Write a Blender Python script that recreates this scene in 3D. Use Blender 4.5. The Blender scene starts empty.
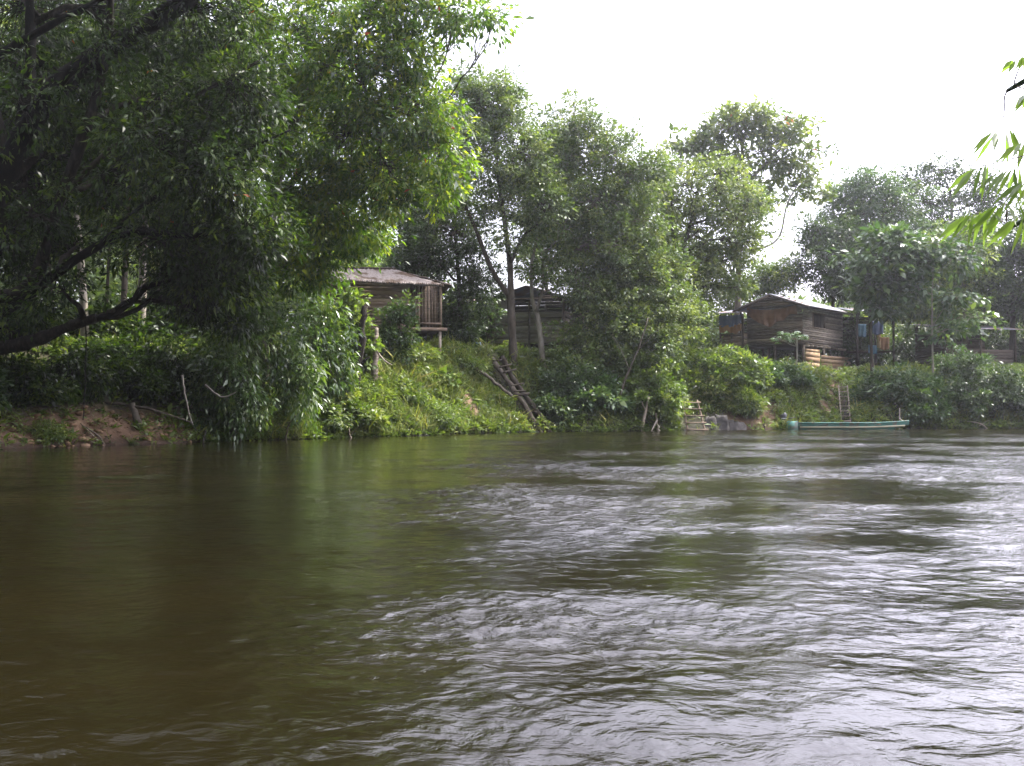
import bpy, math, random
import numpy as np

random.seed(11)
RNG = np.random.default_rng(11)
sc = bpy.context.scene
COL = sc.collection
R = math.radians

# ------------------------------------------------------------------ camera measure
F = 1018.0
CAM_H = 1.3
PITCH = math.atan(23 / F)
CP, SP = math.cos(PITCH), math.sin(PITCH)


def P(px, py, Y):
    """point at distance Y in front of the viewpoint, measured off the photograph"""
    u, v = (px - 512) / F, (383 - py) / F
    d = np.array([u, CP - v * SP, SP + v * CP])
    return np.array([0, 0, CAM_H]) + d * (Y / d[1])


# ------------------------------------------------------------------ materials
def nt(m):
    m.use_nodes = True
    t = m.node_tree
    t.nodes.clear()
    return t, t.nodes, t.links


def ramp(N, stops):
    r = N.new('ShaderNodeValToRGB')
    e = r.color_ramp.elements
    while len(e) < len(stops):
        e.new(0.5)
    for k, (p, c) in enumerate(stops):
        e[k].position = p
        e[k].color = (*c, 1)
    return r


def leaf_mat(name, cols, trans=0.35, rough=0.42, tcol=None, spec=.35):
    m = bpy.data.materials.new(name)
    t, N, L = nt(m)
    at = N.new('ShaderNodeAttribute')
    at.attribute_name = 'rnd'
    n = len(cols)
    rp = ramp(N, [(k / (n - 1), c) for k, c in enumerate(cols)])
    L.new(at.outputs['Fac'], rp.inputs[0])
    pb = N.new('ShaderNodeBsdfPrincipled')
    pb.inputs['Roughness'].default_value = rough
    pb.inputs['Specular IOR Level'].default_value = spec
    L.new(rp.outputs[0], pb.inputs['Base Color'])
    tr = N.new('ShaderNodeBsdfTranslucent')
    mx = N.new('ShaderNodeMix')
    mx.data_type = 'RGBA'
    mx.blend_type = 'MULTIPLY'
    mx.inputs[0].default_value = 1
    L.new(rp.outputs[0], mx.inputs[6])
    mx.inputs[7].default_value = (*(tcol or (1.9, 2.0, 0.7)), 1)
    L.new(mx.outputs[2], tr.inputs[0])
    ms = N.new('ShaderNodeMixShader')
    ms.inputs[0].default_value = trans
    L.new(pb.outputs[0], ms.inputs[1])
    L.new(tr.outputs[0], ms.inputs[2])
    o = N.new('ShaderNodeOutputMaterial')
    L.new(ms.outputs[0], o.inputs[0])
    return m


def surf_mat(name, cols, rough=0.8, scale=(6, 6, 6), detail=6, bump=0.3, rnd_amt=0.5, spec=0.3, metal=0.0, spots=None):
    """noise-mottled surface; the per-plank attribute 'rnd' shifts it"""
    m = bpy.data.materials.new(name)
    t, N, L = nt(m)
    tc = N.new('ShaderNodeTexCoord')
    mp = N.new('ShaderNodeMapping')
    mp.inputs['Scale'].default_value = scale
    L.new(tc.outputs['Object'], mp.inputs[0])
    nz = N.new('ShaderNodeTexNoise')
    nz.inputs['Scale'].default_value = 1.0
    nz.inputs['Detail'].default_value = detail
    nz.inputs['Roughness'].default_value = 0.65
    L.new(mp.outputs[0], nz.inputs['Vector'])
    at = N.new('ShaderNodeAttribute')
    at.attribute_name = 'rnd'
    mr = N.new('ShaderNodeMath')
    mr.operation = 'MULTIPLY_ADD'
    L.new(at.outputs['Fac'], mr.inputs[0])
    mr.inputs[1].default_value = rnd_amt
    mr.inputs[2].default_value = -0.5 * rnd_amt
    ad = N.new('ShaderNodeMath')
    ad.operation = 'ADD'
    L.new(mr.outputs[0], ad.inputs[0])
    L.new(nz.outputs[0], ad.inputs[1])
    n = len(cols)
    rp = ramp(N, [(0.28 + 0.44 * k / (n - 1), c) for k, c in enumerate(cols)])
    L.new(ad.outputs[0], rp.inputs[0])
    pb = N.new('ShaderNodeBsdfPrincipled')
    pb.inputs['Roughness'].default_value = rough
    pb.inputs['Specular IOR Level'].default_value = spec
    pb.inputs['Metallic'].default_value = metal
    colout = rp.outputs[0]
    if spots:
        n2 = N.new('ShaderNodeTexNoise')
        n2.inputs['Scale'].default_value = spots[1]
        n2.inputs['Detail'].default_value = 8
        L.new(tc.outputs['Object'], n2.inputs['Vector'])
        r2 = ramp(N, [(0.5, (0, 0, 0)), (0.62, (1, 1, 1))])
        L.new(n2.outputs[0], r2.inputs[0])
        mx = N.new('ShaderNodeMix')
        mx.data_type = 'RGBA'
        L.new(r2.outputs[0], mx.inputs[0])
        L.new(colout, mx.inputs[6])
        mx.inputs[7].default_value = (*spots[0], 1)
        colout = mx.outputs[2]
    L.new(colout, pb.inputs['Base Color'])
    bp = N.new('ShaderNodeBump')
    bp.inputs['Strength'].default_value = bump
    bp.inputs['Distance'].default_value = 0.03
    L.new(nz.outputs[0], bp.inputs['Height'])
    L.new(bp.outputs[0], pb.inputs['Normal'])
    o = N.new('ShaderNodeOutputMaterial')
    L.new(pb.outputs[0], o.inputs[0])
    return m


M = {}
M['leaf_left_shade'] = leaf_mat('leaf_left_shade', [(.007, .013, .004), (.013, .026, .006), (.027, .052, .009), (.07, .10, .015)], .40, .42, None, .2)  # darkest leaves; deep shade of the left side is put into the colour
M['leaf_glow'] = leaf_mat('leaf_glow', [(.02, .045, .008), (.04, .085, .012), (.075, .13, .018), (.15, .185, .03)], .52, .36, (2.3, 2.3, .6), .35)  # lit counterpart: backlit glow is put into the brighter, yellower colour
M['leaf_droop'] = leaf_mat('leaf_droop', [(.025, .05, .015), (.04, .075, .02), (.065, .11, .026), (.11, .145, .04)], .36, .33, None, .45)
M['leaf_mid'] = leaf_mat('leaf_mid', [(.035, .058, .02), (.062, .10, .03), (.10, .142, .04), (.17, .20, .065)], .33, .45)
M['leaf_pale'] = leaf_mat('leaf_pale', [(.05, .078, .03), (.085, .12, .042), (.12, .155, .05), (.18, .205, .07)], .36, .45)
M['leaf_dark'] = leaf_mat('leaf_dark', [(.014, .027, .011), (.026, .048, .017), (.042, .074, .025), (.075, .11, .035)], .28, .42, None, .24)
M['leaf_bright'] = leaf_mat('leaf_bright', [(.04, .07, .018), (.07, .11, .026), (.105, .15, .036), (.17, .2, .06)], .38, .42)
M['leaf_blue'] = leaf_mat('leaf_blue', [(.026, .052, .024), (.046, .085, .036), (.07, .12, .045), (.10, .14, .05)], .3, .4)
M['leaf_big'] = leaf_mat('leaf_big', [(.026, .056, .02), (.04, .078, .026), (.06, .105, .032), (.09, .13, .042)], .3, .36)
M['leaf_bamboo'] = leaf_mat('leaf_bamboo', [(.05, .085, .02), (.075, .12, .03), (.10, .15, .04), (.14, .18, .06)], .55, .4, (2.4, 2.5, 1.1))
M['grass'] = leaf_mat('grass', [(.06, .082, .02), (.105, .138, .032), (.155, .18, .048), (.26, .23, .09)], .38, .5)
M['weed'] = leaf_mat('weed', [(.035, .06, .014), (.068, .105, .022), (.11, .15, .034), (.18, .19, .055)], .36, .42)
M['red_leaf'] = leaf_mat('red_leaf', [(.25, .05, .01), (.32, .10, .02)], .4, .5, (1.5, 1.2, .8))
M['bark'] = surf_mat('bark', [(.022, .017, .012), (.05, .04, .028), (.10, .085, .065)], .9, (5, 5, 1.6), 8, .8, .4, .2)
M['bark_pale'] = surf_mat('bark_pale', [(.09, .075, .055), (.2, .175, .135), (.33, .30, .25)], .9, (4, 4, 1.5), 8, .5, .4, .2)
M['bark_dark'] = surf_mat('bark_dark', [(.005, .0045, .004), (.014, .011, .008), (.045, .04, .03)], .95, (9, 9, 3), 10, 1.0, .4, .15)
M['wood_grey'] = surf_mat('wood_grey', [(.09, .072, .054), (.18, .148, .113), (.30, .255, .2)], .85, (3, 3, 14), 6, .3, .55, .25)
M['wood_brown'] = surf_mat('wood_brown', [(.07, .05, .034), (.15, .11, .075), (.25, .19, .135)], .85, (3, 3, 14), 6, .3, .55, .25)
M['wood_light'] = surf_mat('wood_light', [(.20, .125, .065), (.32, .215, .12), (.42, .30, .18)], .8, (3, 3, 14), 6, .25, .5, .25)
M['wood_silver'] = surf_mat('wood_silver', [(.24, .205, .165), (.38, .34, .28), (.5, .46, .4)], .85, (3, 3, 14), 6, .3, .55, .25)
M['wood_dark'] = surf_mat('wood_dark', [(.02, .015, .011), (.045, .034, .025), (.08, .062, .046)], .9, (3, 3, 14), 6, .3, .5, .2)
M['wood_pale'] = surf_mat('wood_pale', [(.34, .28, .21), (.48, .41, .32), (.6, .53, .43)], .8, (3, 3, 10), 6, .25, .5, .25)
M['thatch'] = surf_mat('thatch', [(.05, .041, .034), (.105, .089, .076), (.19, .166, .145)], .95, (14, 5, 14), 9, .9, .5, .1, 0, ((.07, .05, .035), 1.6))
M['zinc'] = surf_mat('zinc', [(.10, .108, .125), (.15, .16, .185), (.21, .22, .25)], .55, (2, 2, 2), 5, .05, .4, .4, .3, ((.17, .10, .06), .8))
M['dark_room'] = surf_mat('dark_room', [(.010, .008, .007), (.02, .016, .013)], 1, (3, 3, 3), 4, .1, .2, .1)  # near-black sheet behind the shutters; the unlit room is put into its colour
M['tarp_brown'] = surf_mat('tarp_brown', [(.13, .065, .035), (.19, .095, .05), (.25, .135, .075)], .7, (1.5, 1.5, 3), 5, .2, .2, .3)
M['tarp_blue'] = surf_mat('tarp_blue', [(.03, .045, .09), (.045, .068, .13), (.07, .10, .18)], .55, (2, 2, 2), 5, .2, .2, .4)
M['cloth_orange'] = surf_mat('cloth_orange', [(.15, .08, .04), (.22, .12, .06), (.27, .16, .085)], .85, (2, 2, 2), 4, .1, .2, .2)
M['cloth_white'] = surf_mat('cloth_white', [(.62, .58, .60), (.72, .70, .72), (.8, .78, .8)], .8, (3, 3, 3), 4, .1, .2, .2)
M['cloth_pink'] = surf_mat('cloth_pink', [(.35, .12, .14), (.5, .2, .22), (.6, .3, .3)], .85, (3, 3, 3), 4, .1, .2, .2)
M['cloth_teal'] = surf_mat('cloth_teal', [(.035, .08, .12), (.06, .12, .17), (.10, .17, .21)], .85, (3, 3, 3), 4, .1, .2, .2)
M['plastic_blue'] = surf_mat('plastic_blue', [(.02, .06, .2), (.03, .09, .28), (.05, .12, .32)], .45, (2, 2, 2), 4, .05, .1, .5)
M['boat_teal'] = surf_mat('boat_teal', [(.04, .13, .105), (.07, .20, .16), (.12, .27, .22)], .6, (1.2, 5, 5), 7, .12, .2, .3, 0, ((.12, .13, .10), 3.2))
M['boat_cream'] = surf_mat('boat_cream', [(.42, .38, .24), (.58, .54, .36), (.66, .62, .46)], .55, (1.2, 5, 5), 7, .1, .2, .4)
M['boat_wood'] = surf_mat('boat_wood', [(.16, .11, .07), (.26, .19, .125), (.34, .26, .18)], .8, (1.2, 9, 9), 6, .2, .4, .3)
M['motor_dark'] = surf_mat('motor_dark', [(.012, .012, .013), (.022, .022, .024), (.04, .04, .042)], .35, (4, 4, 4), 4, .05, .1, .5)
M['motor_grey'] = surf_mat('motor_grey', [(.3, .31, .32), (.42, .43, .44), (.5, .5, .5)], .4, (4, 4, 4), 4, .05, .1, .5)
M['rock'] = surf_mat('rock', [(.03, .028, .026), (.06, .055, .05), (.11, .10, .09)], .9, (3, 3, 3), 8, .6, .4, .2)


def soil_mat():
    m = bpy.data.materials.new('bank_soil')
    t, N, L = nt(m)
    tc = N.new('ShaderNodeTexCoord')
    at = N.new('ShaderNodeAttribute')
    at.attribute_name = 'soil'
    n1 = N.new('ShaderNodeTexNoise')
    n1.inputs['Scale'].default_value = 2.2
    n1.inputs['Detail'].default_value = 10
    n1.inputs['Roughness'].default_value = .7
    L.new(tc.outputs['Object'], n1.inputs['Vector'])
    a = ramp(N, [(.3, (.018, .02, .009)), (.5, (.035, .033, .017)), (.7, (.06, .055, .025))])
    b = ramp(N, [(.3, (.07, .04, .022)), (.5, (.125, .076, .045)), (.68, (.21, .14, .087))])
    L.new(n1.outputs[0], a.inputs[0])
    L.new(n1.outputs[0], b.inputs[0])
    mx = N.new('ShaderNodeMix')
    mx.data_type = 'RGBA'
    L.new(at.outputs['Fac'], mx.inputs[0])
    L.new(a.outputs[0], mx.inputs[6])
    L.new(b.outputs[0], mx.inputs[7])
    pb = N.new('ShaderNodeBsdfPrincipled')
    pb.inputs['Roughness'].default_value = .9
    pb.inputs['Specular IOR Level'].default_value = .25
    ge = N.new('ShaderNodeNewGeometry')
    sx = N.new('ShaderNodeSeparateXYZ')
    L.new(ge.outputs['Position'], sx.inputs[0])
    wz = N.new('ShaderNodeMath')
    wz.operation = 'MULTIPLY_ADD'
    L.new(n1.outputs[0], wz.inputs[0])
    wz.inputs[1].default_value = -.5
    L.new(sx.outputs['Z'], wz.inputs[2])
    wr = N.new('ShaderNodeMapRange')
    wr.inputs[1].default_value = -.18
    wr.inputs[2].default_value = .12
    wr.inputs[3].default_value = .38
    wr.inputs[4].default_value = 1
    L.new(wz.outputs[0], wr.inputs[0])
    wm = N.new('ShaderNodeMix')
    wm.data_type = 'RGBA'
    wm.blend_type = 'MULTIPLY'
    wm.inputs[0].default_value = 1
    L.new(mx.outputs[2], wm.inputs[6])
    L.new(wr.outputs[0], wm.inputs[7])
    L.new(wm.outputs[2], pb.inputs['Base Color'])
    bp = N.new('ShaderNodeBump')
    bp.inputs['Strength'].default_value = .9
    bp.inputs['Distance'].default_value = .12
    L.new(n1.outputs[0], bp.inputs['Height'])
    L.new(bp.outputs[0], pb.inputs['Normal'])
    o = N.new('ShaderNodeOutputMaterial')
    L.new(pb.outputs[0], o.inputs[0])
    return m


def water_mat():
    m = bpy.data.materials.new('river_water')
    t, N, L = nt(m)
    tc = N.new('ShaderNodeTexCoord')

    def noise(sx, sy, scale, detail, dist=0.0):
        mp = N.new('ShaderNodeMapping')
        mp.inputs['Scale'].default_value = (sx, sy, 1)
        mp.inputs['Rotation'].default_value = (0, 0, R(-24))
        L.new(tc.outputs['Object'], mp.inputs[0])
        n = N.new('ShaderNodeTexNoise')
        n.inputs['Scale'].default_value = scale
        n.inputs['Detail'].default_value = detail
        n.inputs['Distortion'].default_value = dist
        L.new(mp.outputs[0], n.inputs['Vector'])
        return n
    big = noise(.6, 1.2, .16, 3, .6)
    col = ramp(N, [(.3, (.0045, .0037, .0014)), (.5, (.007, .0056, .0019)), (.7, (.0105, .008, .0026))])
    L.new(big.outputs[0], col.inputs[0])
    pb = N.new('ShaderNodeBsdfPrincipled')
    L.new(col.outputs[0], pb.inputs['Base Color'])
    pb.inputs['IOR'].default_value = 1.33
    pb.inputs['Roughness'].default_value = .025
    fine = noise(1, 1.25, 14, 6, .6)
    rip = noise(.85, 1.3, 3.8, 5, 1.2)
    at = N.new('ShaderNodeAttribute')
    at.attribute_name = 'chop'
    b1 = N.new('ShaderNodeBump')
    b1.inputs['Distance'].default_value = .042
    L.new(rip.outputs[0], b1.inputs['Height'])
    L.new(at.outputs['Fac'], b1.inputs['Strength'])
    b2 = N.new('ShaderNodeBump')
    b2.inputs['Distance'].default_value = .013
    L.new(fine.outputs[0], b2.inputs['Height'])
    L.new(at.outputs['Fac'], b2.inputs['Strength'])
    L.new(b1.outputs[0], b2.inputs['Normal'])
    L.new(b2.outputs[0], pb.inputs['Normal'])
    o = N.new('ShaderNodeOutputMaterial')
    L.new(pb.outputs[0], o.inputs[0])
    return m


M['soil'] = soil_mat()
M['water'] = water_mat()


# ------------------------------------------------------------------ mesh builder
class MB:
    def __init__(s):
        s.v, s.f, s.r, s.n = [], [], [], 0

    def add(s, v, f, r=None):
        v = np.asarray(v, dtype=np.float64).reshape(-1, 3)
        f = np.asarray(f, dtype=np.int64)
        s.v.append(v)
        s.f.append(f + s.n)
        if r is None:
            r = RNG.random()
        s.r.append(np.broadcast_to(np.asarray(r, dtype=np.float64), (len(f),)).copy())
        s.n += len(v)

    def box(s, c, ax, ay, az, size, r=None):
        c, ax, ay, az = map(np.asarray, (c, ax, ay, az))
        h = np.array(size) / 2
        k = np.array([[-1, -1, -1], [1, -1, -1], [1, 1, -1], [-1, 1, -1], [-1, -1, 1], [1, -1, 1], [1, 1, 1], [-1, 1, 1]]) * h
        s.add(c + k @ np.array([ax, ay, az]), [[0, 3, 2, 1], [4, 5, 6, 7], [0, 1, 5, 4], [1, 2, 6, 5], [2, 3, 7, 6], [3, 0, 4, 7]], r)

    def beam(s, p0, p1, w, h=None, r=None):
        p0, p1 = np.array(p0, float), np.array(p1, float)
        a = p1 - p0
        l = np.linalg.norm(a)
        a /= l
        ref = np.array([0, 0, 1.]) if abs(a[2]) < .9 else np.array([0, 1., 0])
        y = np.cross(ref, a)
        y /= np.linalg.norm(y)
        s.box((p0 + p1) / 2, a, y, np.cross(a, y), (l, w, h or w), r)

    def tubes(s, pts, rad, sides=6, r=None, cap=True):
        """pts (T,S,3), rad (T,S)"""
        pts = np.asarray(pts, float)
        rad = np.asarray(rad, float)
        T, S, _ = pts.shape
        if T == 0:
            return
        tan = np.gradient(pts, axis=1)
        tan /= np.linalg.norm(tan, axis=2, keepdims=True) + 1e-9
        main = pts[:, -1] - pts[:, 0]
        main /= np.linalg.norm(main, axis=1, keepdims=True) + 1e-9
        ref = np.where(np.abs(main[:, 2:3]) < .7, np.array([[0, 0, 1.]]), np.array([[1., 0.1, 0]]))[:, None, :]
        a = np.cross(np.broadcast_to(ref, tan.shape), tan)
        a /= np.linalg.norm(a, axis=2, keepdims=True) + 1e-9
        b = np.cross(tan, a)
        th = np.arange(sides) / sides * 2 * np.pi
        ring = pts[:, :, None] + rad[:, :, None, None] * (np.cos(th)[None, None, :, None] * a[:, :, None] + np.sin(th)[None, None, :, None] * b[:, :, None])
        idx = np.arange(T * S * sides).reshape(T, S, sides)
        nx = np.roll(idx, -1, axis=2)
        q = np.stack([idx[:, :-1], nx[:, :-1], nx[:, 1:], idx[:, 1:]], -1).reshape(-1, 4)
        if r is None:
            r = np.repeat(RNG.random(T), (S - 1) * sides)
        s.add(ring.reshape(-1, 3), q, r)
        if cap and sides == 6 or sides == 8:
            base = s.n - T * S * sides
            for e in (0, S - 1):
                s.f.append(base + idx[:, e, ::(1 if e else -1)].reshape(T, sides))
                s.r.append(np.full(T, .5))

    def tube(s, pts, rad, sides=8, r=None):
        s.tubes(np.array(pts)[None], np.array(rad)[None], sides, r)

    def grid(s, Pg, thick=None, r=None):
        """surface grid (nu,nv,3); with a thickness vector it becomes a closed slab"""
        Pg = np.asarray(Pg, float)
        nu, nv, _ = Pg.shape
        i = np.arange(nu * nv).reshape(nu, nv)
        q = np.stack([i[:-1, :-1], i[1:, :-1], i[1:, 1:], i[:-1, 1:]], -1).reshape(-1, 4)
        rr = RNG.random() if r is None else r
        if thick is None:
            s.add(Pg.reshape(-1, 3), q, rr)
            return
        n = nu * nv
        V = np.concatenate([Pg.reshape(-1, 3), (Pg + np.asarray(thick)).reshape(-1, 3)])
        per = np.concatenate([i[:, 0], i[-1, 1:], i[-2::-1, -1], i[0, -2:0:-1]])
        pn = np.roll(per, -1)
        side = np.stack([per, per + n, pn + n, pn], -1)
        s.add(V, np.concatenate([q, q[:, ::-1] + n, side]), rr)

    def leaves(s, pos, ax, nr, Ln, Wd, r, double=True, bend=.12, fold=.12):
        n = len(pos)
        ax = ax / (np.linalg.norm(ax, axis=1, keepdims=True) + 1e-9)
        nr = nr - ax * np.sum(ax * nr, axis=1, keepdims=True)
        nr /= np.linalg.norm(nr, axis=1, keepdims=True) + 1e-9
        sd = np.cross(ax, nr)
        Ln = np.asarray(Ln)[:, None]
        Wd = np.asarray(Wd)[:, None]
        tip = pos + ax * Ln - nr * Ln * bend
        lf = pos + ax * Ln * .45 + sd * Wd * .5 + nr * Wd * fold
        rt = pos + ax * Ln * .45 - sd * Wd * .5 + nr * Wd * fold
        if double:
            md = pos + ax * Ln * .5 + nr * Ln * .03
            V = np.stack([pos, lf, md, rt, tip], 1).reshape(-1, 3)
            k = np.arange(n)[:, None] * 5
            Fq = np.concatenate([k + np.array([[0, 2, 4, 1]]), k + np.array([[0, 3, 4, 2]])], 1).reshape(-1, 4)
            s.add(V, Fq, np.repeat(r, 2))
        else:
            V = np.stack([pos, rt, tip, lf], 1).reshape(-1, 3)
            Fq = np.arange(4 * n).reshape(n, 4)
            s.add(V, Fq, r)

    def build(s, name, mat, parent=None, origin=None, smooth=False, attr='rnd', point=None):
        me = bpy.data.meshes.new(name)
        V = np.concatenate(s.v)
        if origin is not None:
            V = V - np.asarray(origin)
        me.vertices.add(len(V))
        me.vertices.foreach_set('co', V.astype(np.float32).ravel())
        tot = np.concatenate([np.full(len(f), f.shape[1]) for f in s.f]).astype(np.int32)
        li = np.concatenate([f.ravel() for f in s.f]).astype(np.int32)
        st = np.concatenate([[0], np.cumsum(tot)[:-1]]).astype(np.int32)
        me.loops.add(len(li))
        me.loops.foreach_set('vertex_index', li)
        me.polygons.add(len(tot))
        me.polygons.foreach_set('loop_start', st)
        me.polygons.foreach_set('loop_total', tot)
        if smooth:
            me.polygons.foreach_set('use_smooth', np.ones(len(tot), dtype=bool))
        me.update(calc_edges=True)
        a = me.attributes.new(attr, 'FLOAT', 'FACE' if point is None else 'POINT')
        a.data.foreach_set('value', np.clip(np.concatenate(s.r) if point is None else point, 0, 1).astype(np.float32))
        me.materials.append(mat)
        o = bpy.data.objects.new(name, me)
        COL.objects.link(o)
        if parent is not None:
            o.parent = parent
        return o


def tag(o, label=None, cat=None, group=None, kind=None):
    if label:
        o['label'] = label
    if cat:
        o['category'] = cat
    if group:
        o['group'] = group
    if kind:
        o['kind'] = kind
    return o


def thing(name, label, cat, loc, group=None):
    o = bpy.data.objects.new(name, None)
    o.empty_display_size = .3
    COL.objects.link(o)
    o.location = [float(c) for c in loc]
    return tag(o, label, cat, group)


# ------------------------------------------------------------------ noise
class Waves:
    def chop(s, x, y):
        z, dx, dy = np.zeros_like(x), np.zeros_like(x), np.zeros_like(x)
        for kx, ky, p, a in zip(s.kx, s.ky, s.ph, s.a):
            t = kx * x + ky * y + p
            c, k = a * np.cos(t), math.hypot(kx, ky)
            z += a * np.sin(t)
            dx += c * kx / k
            dy += c * ky / k
        return z, dx, dy

    def __init__(s, seed, lam0, lam1, n, slope=1.0, ang=None, spread=math.pi):
        g = np.random.default_rng(seed)
        lam = np.exp(g.uniform(np.log(lam0), np.log(lam1), n))
        th = g.uniform(0, 2 * np.pi, n) if ang is None else g.normal(ang, spread, n)
        s.kx, s.ky = 2 * np.pi / lam * np.cos(th), 2 * np.pi / lam * np.sin(th)
        s.ph = g.uniform(0, 2 * np.pi, n)
        s.a = slope * lam / (2 * np.pi) * math.sqrt(2 / n)

    def __call__(s, x, y):
        o = np.zeros_like(x, dtype=np.float64)
        for kx, ky, p, a in zip(s.kx, s.ky, s.ph, s.a):
            o += a * np.sin(kx * x + ky * y + p)
        return o


# ------------------------------------------------------------------ terrain
WL_PX = [(-60, 452), (0, 448.5), (100, 445), (190, 442), (300, 439), (380, 436.5), (460, 434), (530, 432), (620, 431), (700, 430), (780, 429.3), (905, 428.6), (1024, 428.3)]


def at_water(px, py):
    u, v = (px - 512) / F, (383 - py) / F
    d = np.array([u, CP - v * SP, SP + v * CP])
    return np.array([0, 0, CAM_H]) + d * (-CAM_H / d[2])


WL = np.array([[-150, -30], [-70, 2], [-32, 20]] + [at_water(*p)[:2].tolist() for p in WL_PX] + [[60, 60.5], [160, 66]])


def wl_dist(x, y):
    """signed distance to the far waterline, positive inland"""
    best = np.full(x.shape, 1e9)
    sg = np.zeros(x.shape)
    for (x0, y0), (x1, y1) in zip(WL[:-1], WL[1:]):
        dx, dy = x1 - x0, y1 - y0
        l2 = dx * dx + dy * dy
        t = np.clip(((x - x0) * dx + (y - y0) * dy) / l2, 0, 1)
        ex, ey = x - x0 - t * dx, y - y0 - t * dy
        d = np.hypot(ex, ey)
        m = d < best
        best = np.where(m, d, best)
        sg = np.where(m, np.sign(dx * ey - dy * ex), sg)
    return best * sg


tn1, tn2, tn3 = Waves(3, 5, 14, 14, .12), Waves(4, 1.2, 4, 16, .16), Waves(5, .35, 1.1, 18, .22)
wl_wob = Waves(9, 1.5, 6, 12, .25)


def px_of(x, y):
    return 512 + F * x / np.maximum(y, 1)


def H(x, y):
    x, y = np.asarray(x, float), np.asarray(y, float)
    d = wl_dist(x, y) + np.clip(wl_wob(x, y), -.45, .45)
    px = px_of(x, y)
    hp = np.interp(px, [-100, 100, 330, 480, 560, 700, 820, 1000], [3.5, 3.6, 4.05, 4.1, 4.0, 3.6, 3.1, 3.3])
    wb = np.interp(px, [-100, 150, 260, 420, 480, 500, 600, 800, 1000], [5.5, 5.5, 5.5, 4.8, 4.8, 5.2, 5.0, 5.2, 5.2])
    ex = np.interp(px, [-100, 190, 300, 455, 495, 550, 575, 670, 690, 715, 760, 815, 835, 855, 880, 1000], [1.25, 1.25, 1.3, 1.25, .75, .75, 1.4, 1.6, 1.1, 1.3, 1.8, 1.6, 1.0, 1.0, 1.6, 1.8])
    t = np.clip(d / wb, 0, 1)
    z = hp * (1 - (1 - t) ** ex)
    z = np.where(d < 0, np.maximum(d * .5, -1.6), z)
    amp = np.clip(d / 1.5, 0, 1)
    z = z + amp * (tn1(x, y) * .5 + tn2(x, y) * .6 + np.where(d < 14, tn3(x, y), 0)) + .012 * np.clip(d - 8, 0, 200)
    # near bank, behind and to the right of the viewpoint, where the bamboo is rooted
    nb = 2.6 * np.exp(-((x - 12.5) ** 2 / 16 + (y - 1.5) ** 2 / 22)) + np.where(y < -6, np.clip((-6 - y) * .4, 0, 2.2), 0) * (d < -2)
    return np.where(nb > .02, np.maximum(z, -1.6 + nb * 1.7), z)


def spot(px, s):
    """world point: s metres behind the waterline along the sight line at px"""
    u = (px - 512) / F
    lo, hi = 5.0, 130.0
    ys = np.linspace(lo, hi, 2500)
    d = wl_dist(u * ys, ys)
    i = int(np.argmax(d > 0))
    y = ys[i] + s
    x = u * y
    return np.array([x, y, float(H(np.array([x]), np.array([y]))[0])])


def nonuni(lo, hi, flo, fhi, fine, coarse):
    a = [np.arange(lo, flo, coarse), np.arange(flo, fhi, fine), np.arange(fhi, hi + coarse, coarse)]
    return np.concatenate(a)


def build_terrain():
    xs = nonuni(-150, 150, -40, 48, .22, 3.5)
    ys = nonuni(-40, 150, 24, 84, .22, 3.0)
    X, Y = np.meshgrid(xs, ys, indexing='ij')
    Z = H(X, Y)
    mb = MB()
    d = wl_dist(X, Y)
    px = px_of(X, Y)
    nz = tn2(X, Y) * 1.3 + tn3(X, Y) * 2
    soil = np.clip((1 - (px - 185) / 30), 0, 1) * np.clip((1.7 - d) / .8 + nz, 0, 1)

    def patch(ppx, s, r):
        p = spot(ppx, s)
        return np.clip(1.6 - np.hypot(X - p[0], Y - p[1]) / r + nz, 0, 1)
    for a in ((464, 2.6, .5), (472, 1.7, .45), (452, 3.2, .35), (832, 3.2, .55), (828, 1.8, .5), (836, 4.4, .5), (760, .7, 1.0), (745, .4, .8), (518, 1.2, .5)):
        soil = np.maximum(soil, patch(*a))
    mb.grid(np.stack([X, Y, Z], -1), r=0)
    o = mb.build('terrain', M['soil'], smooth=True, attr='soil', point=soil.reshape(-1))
    tag(o, 'brown earth river bank rising to a wooded terrace', 'ground', kind='structure')


build_terrain()


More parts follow.
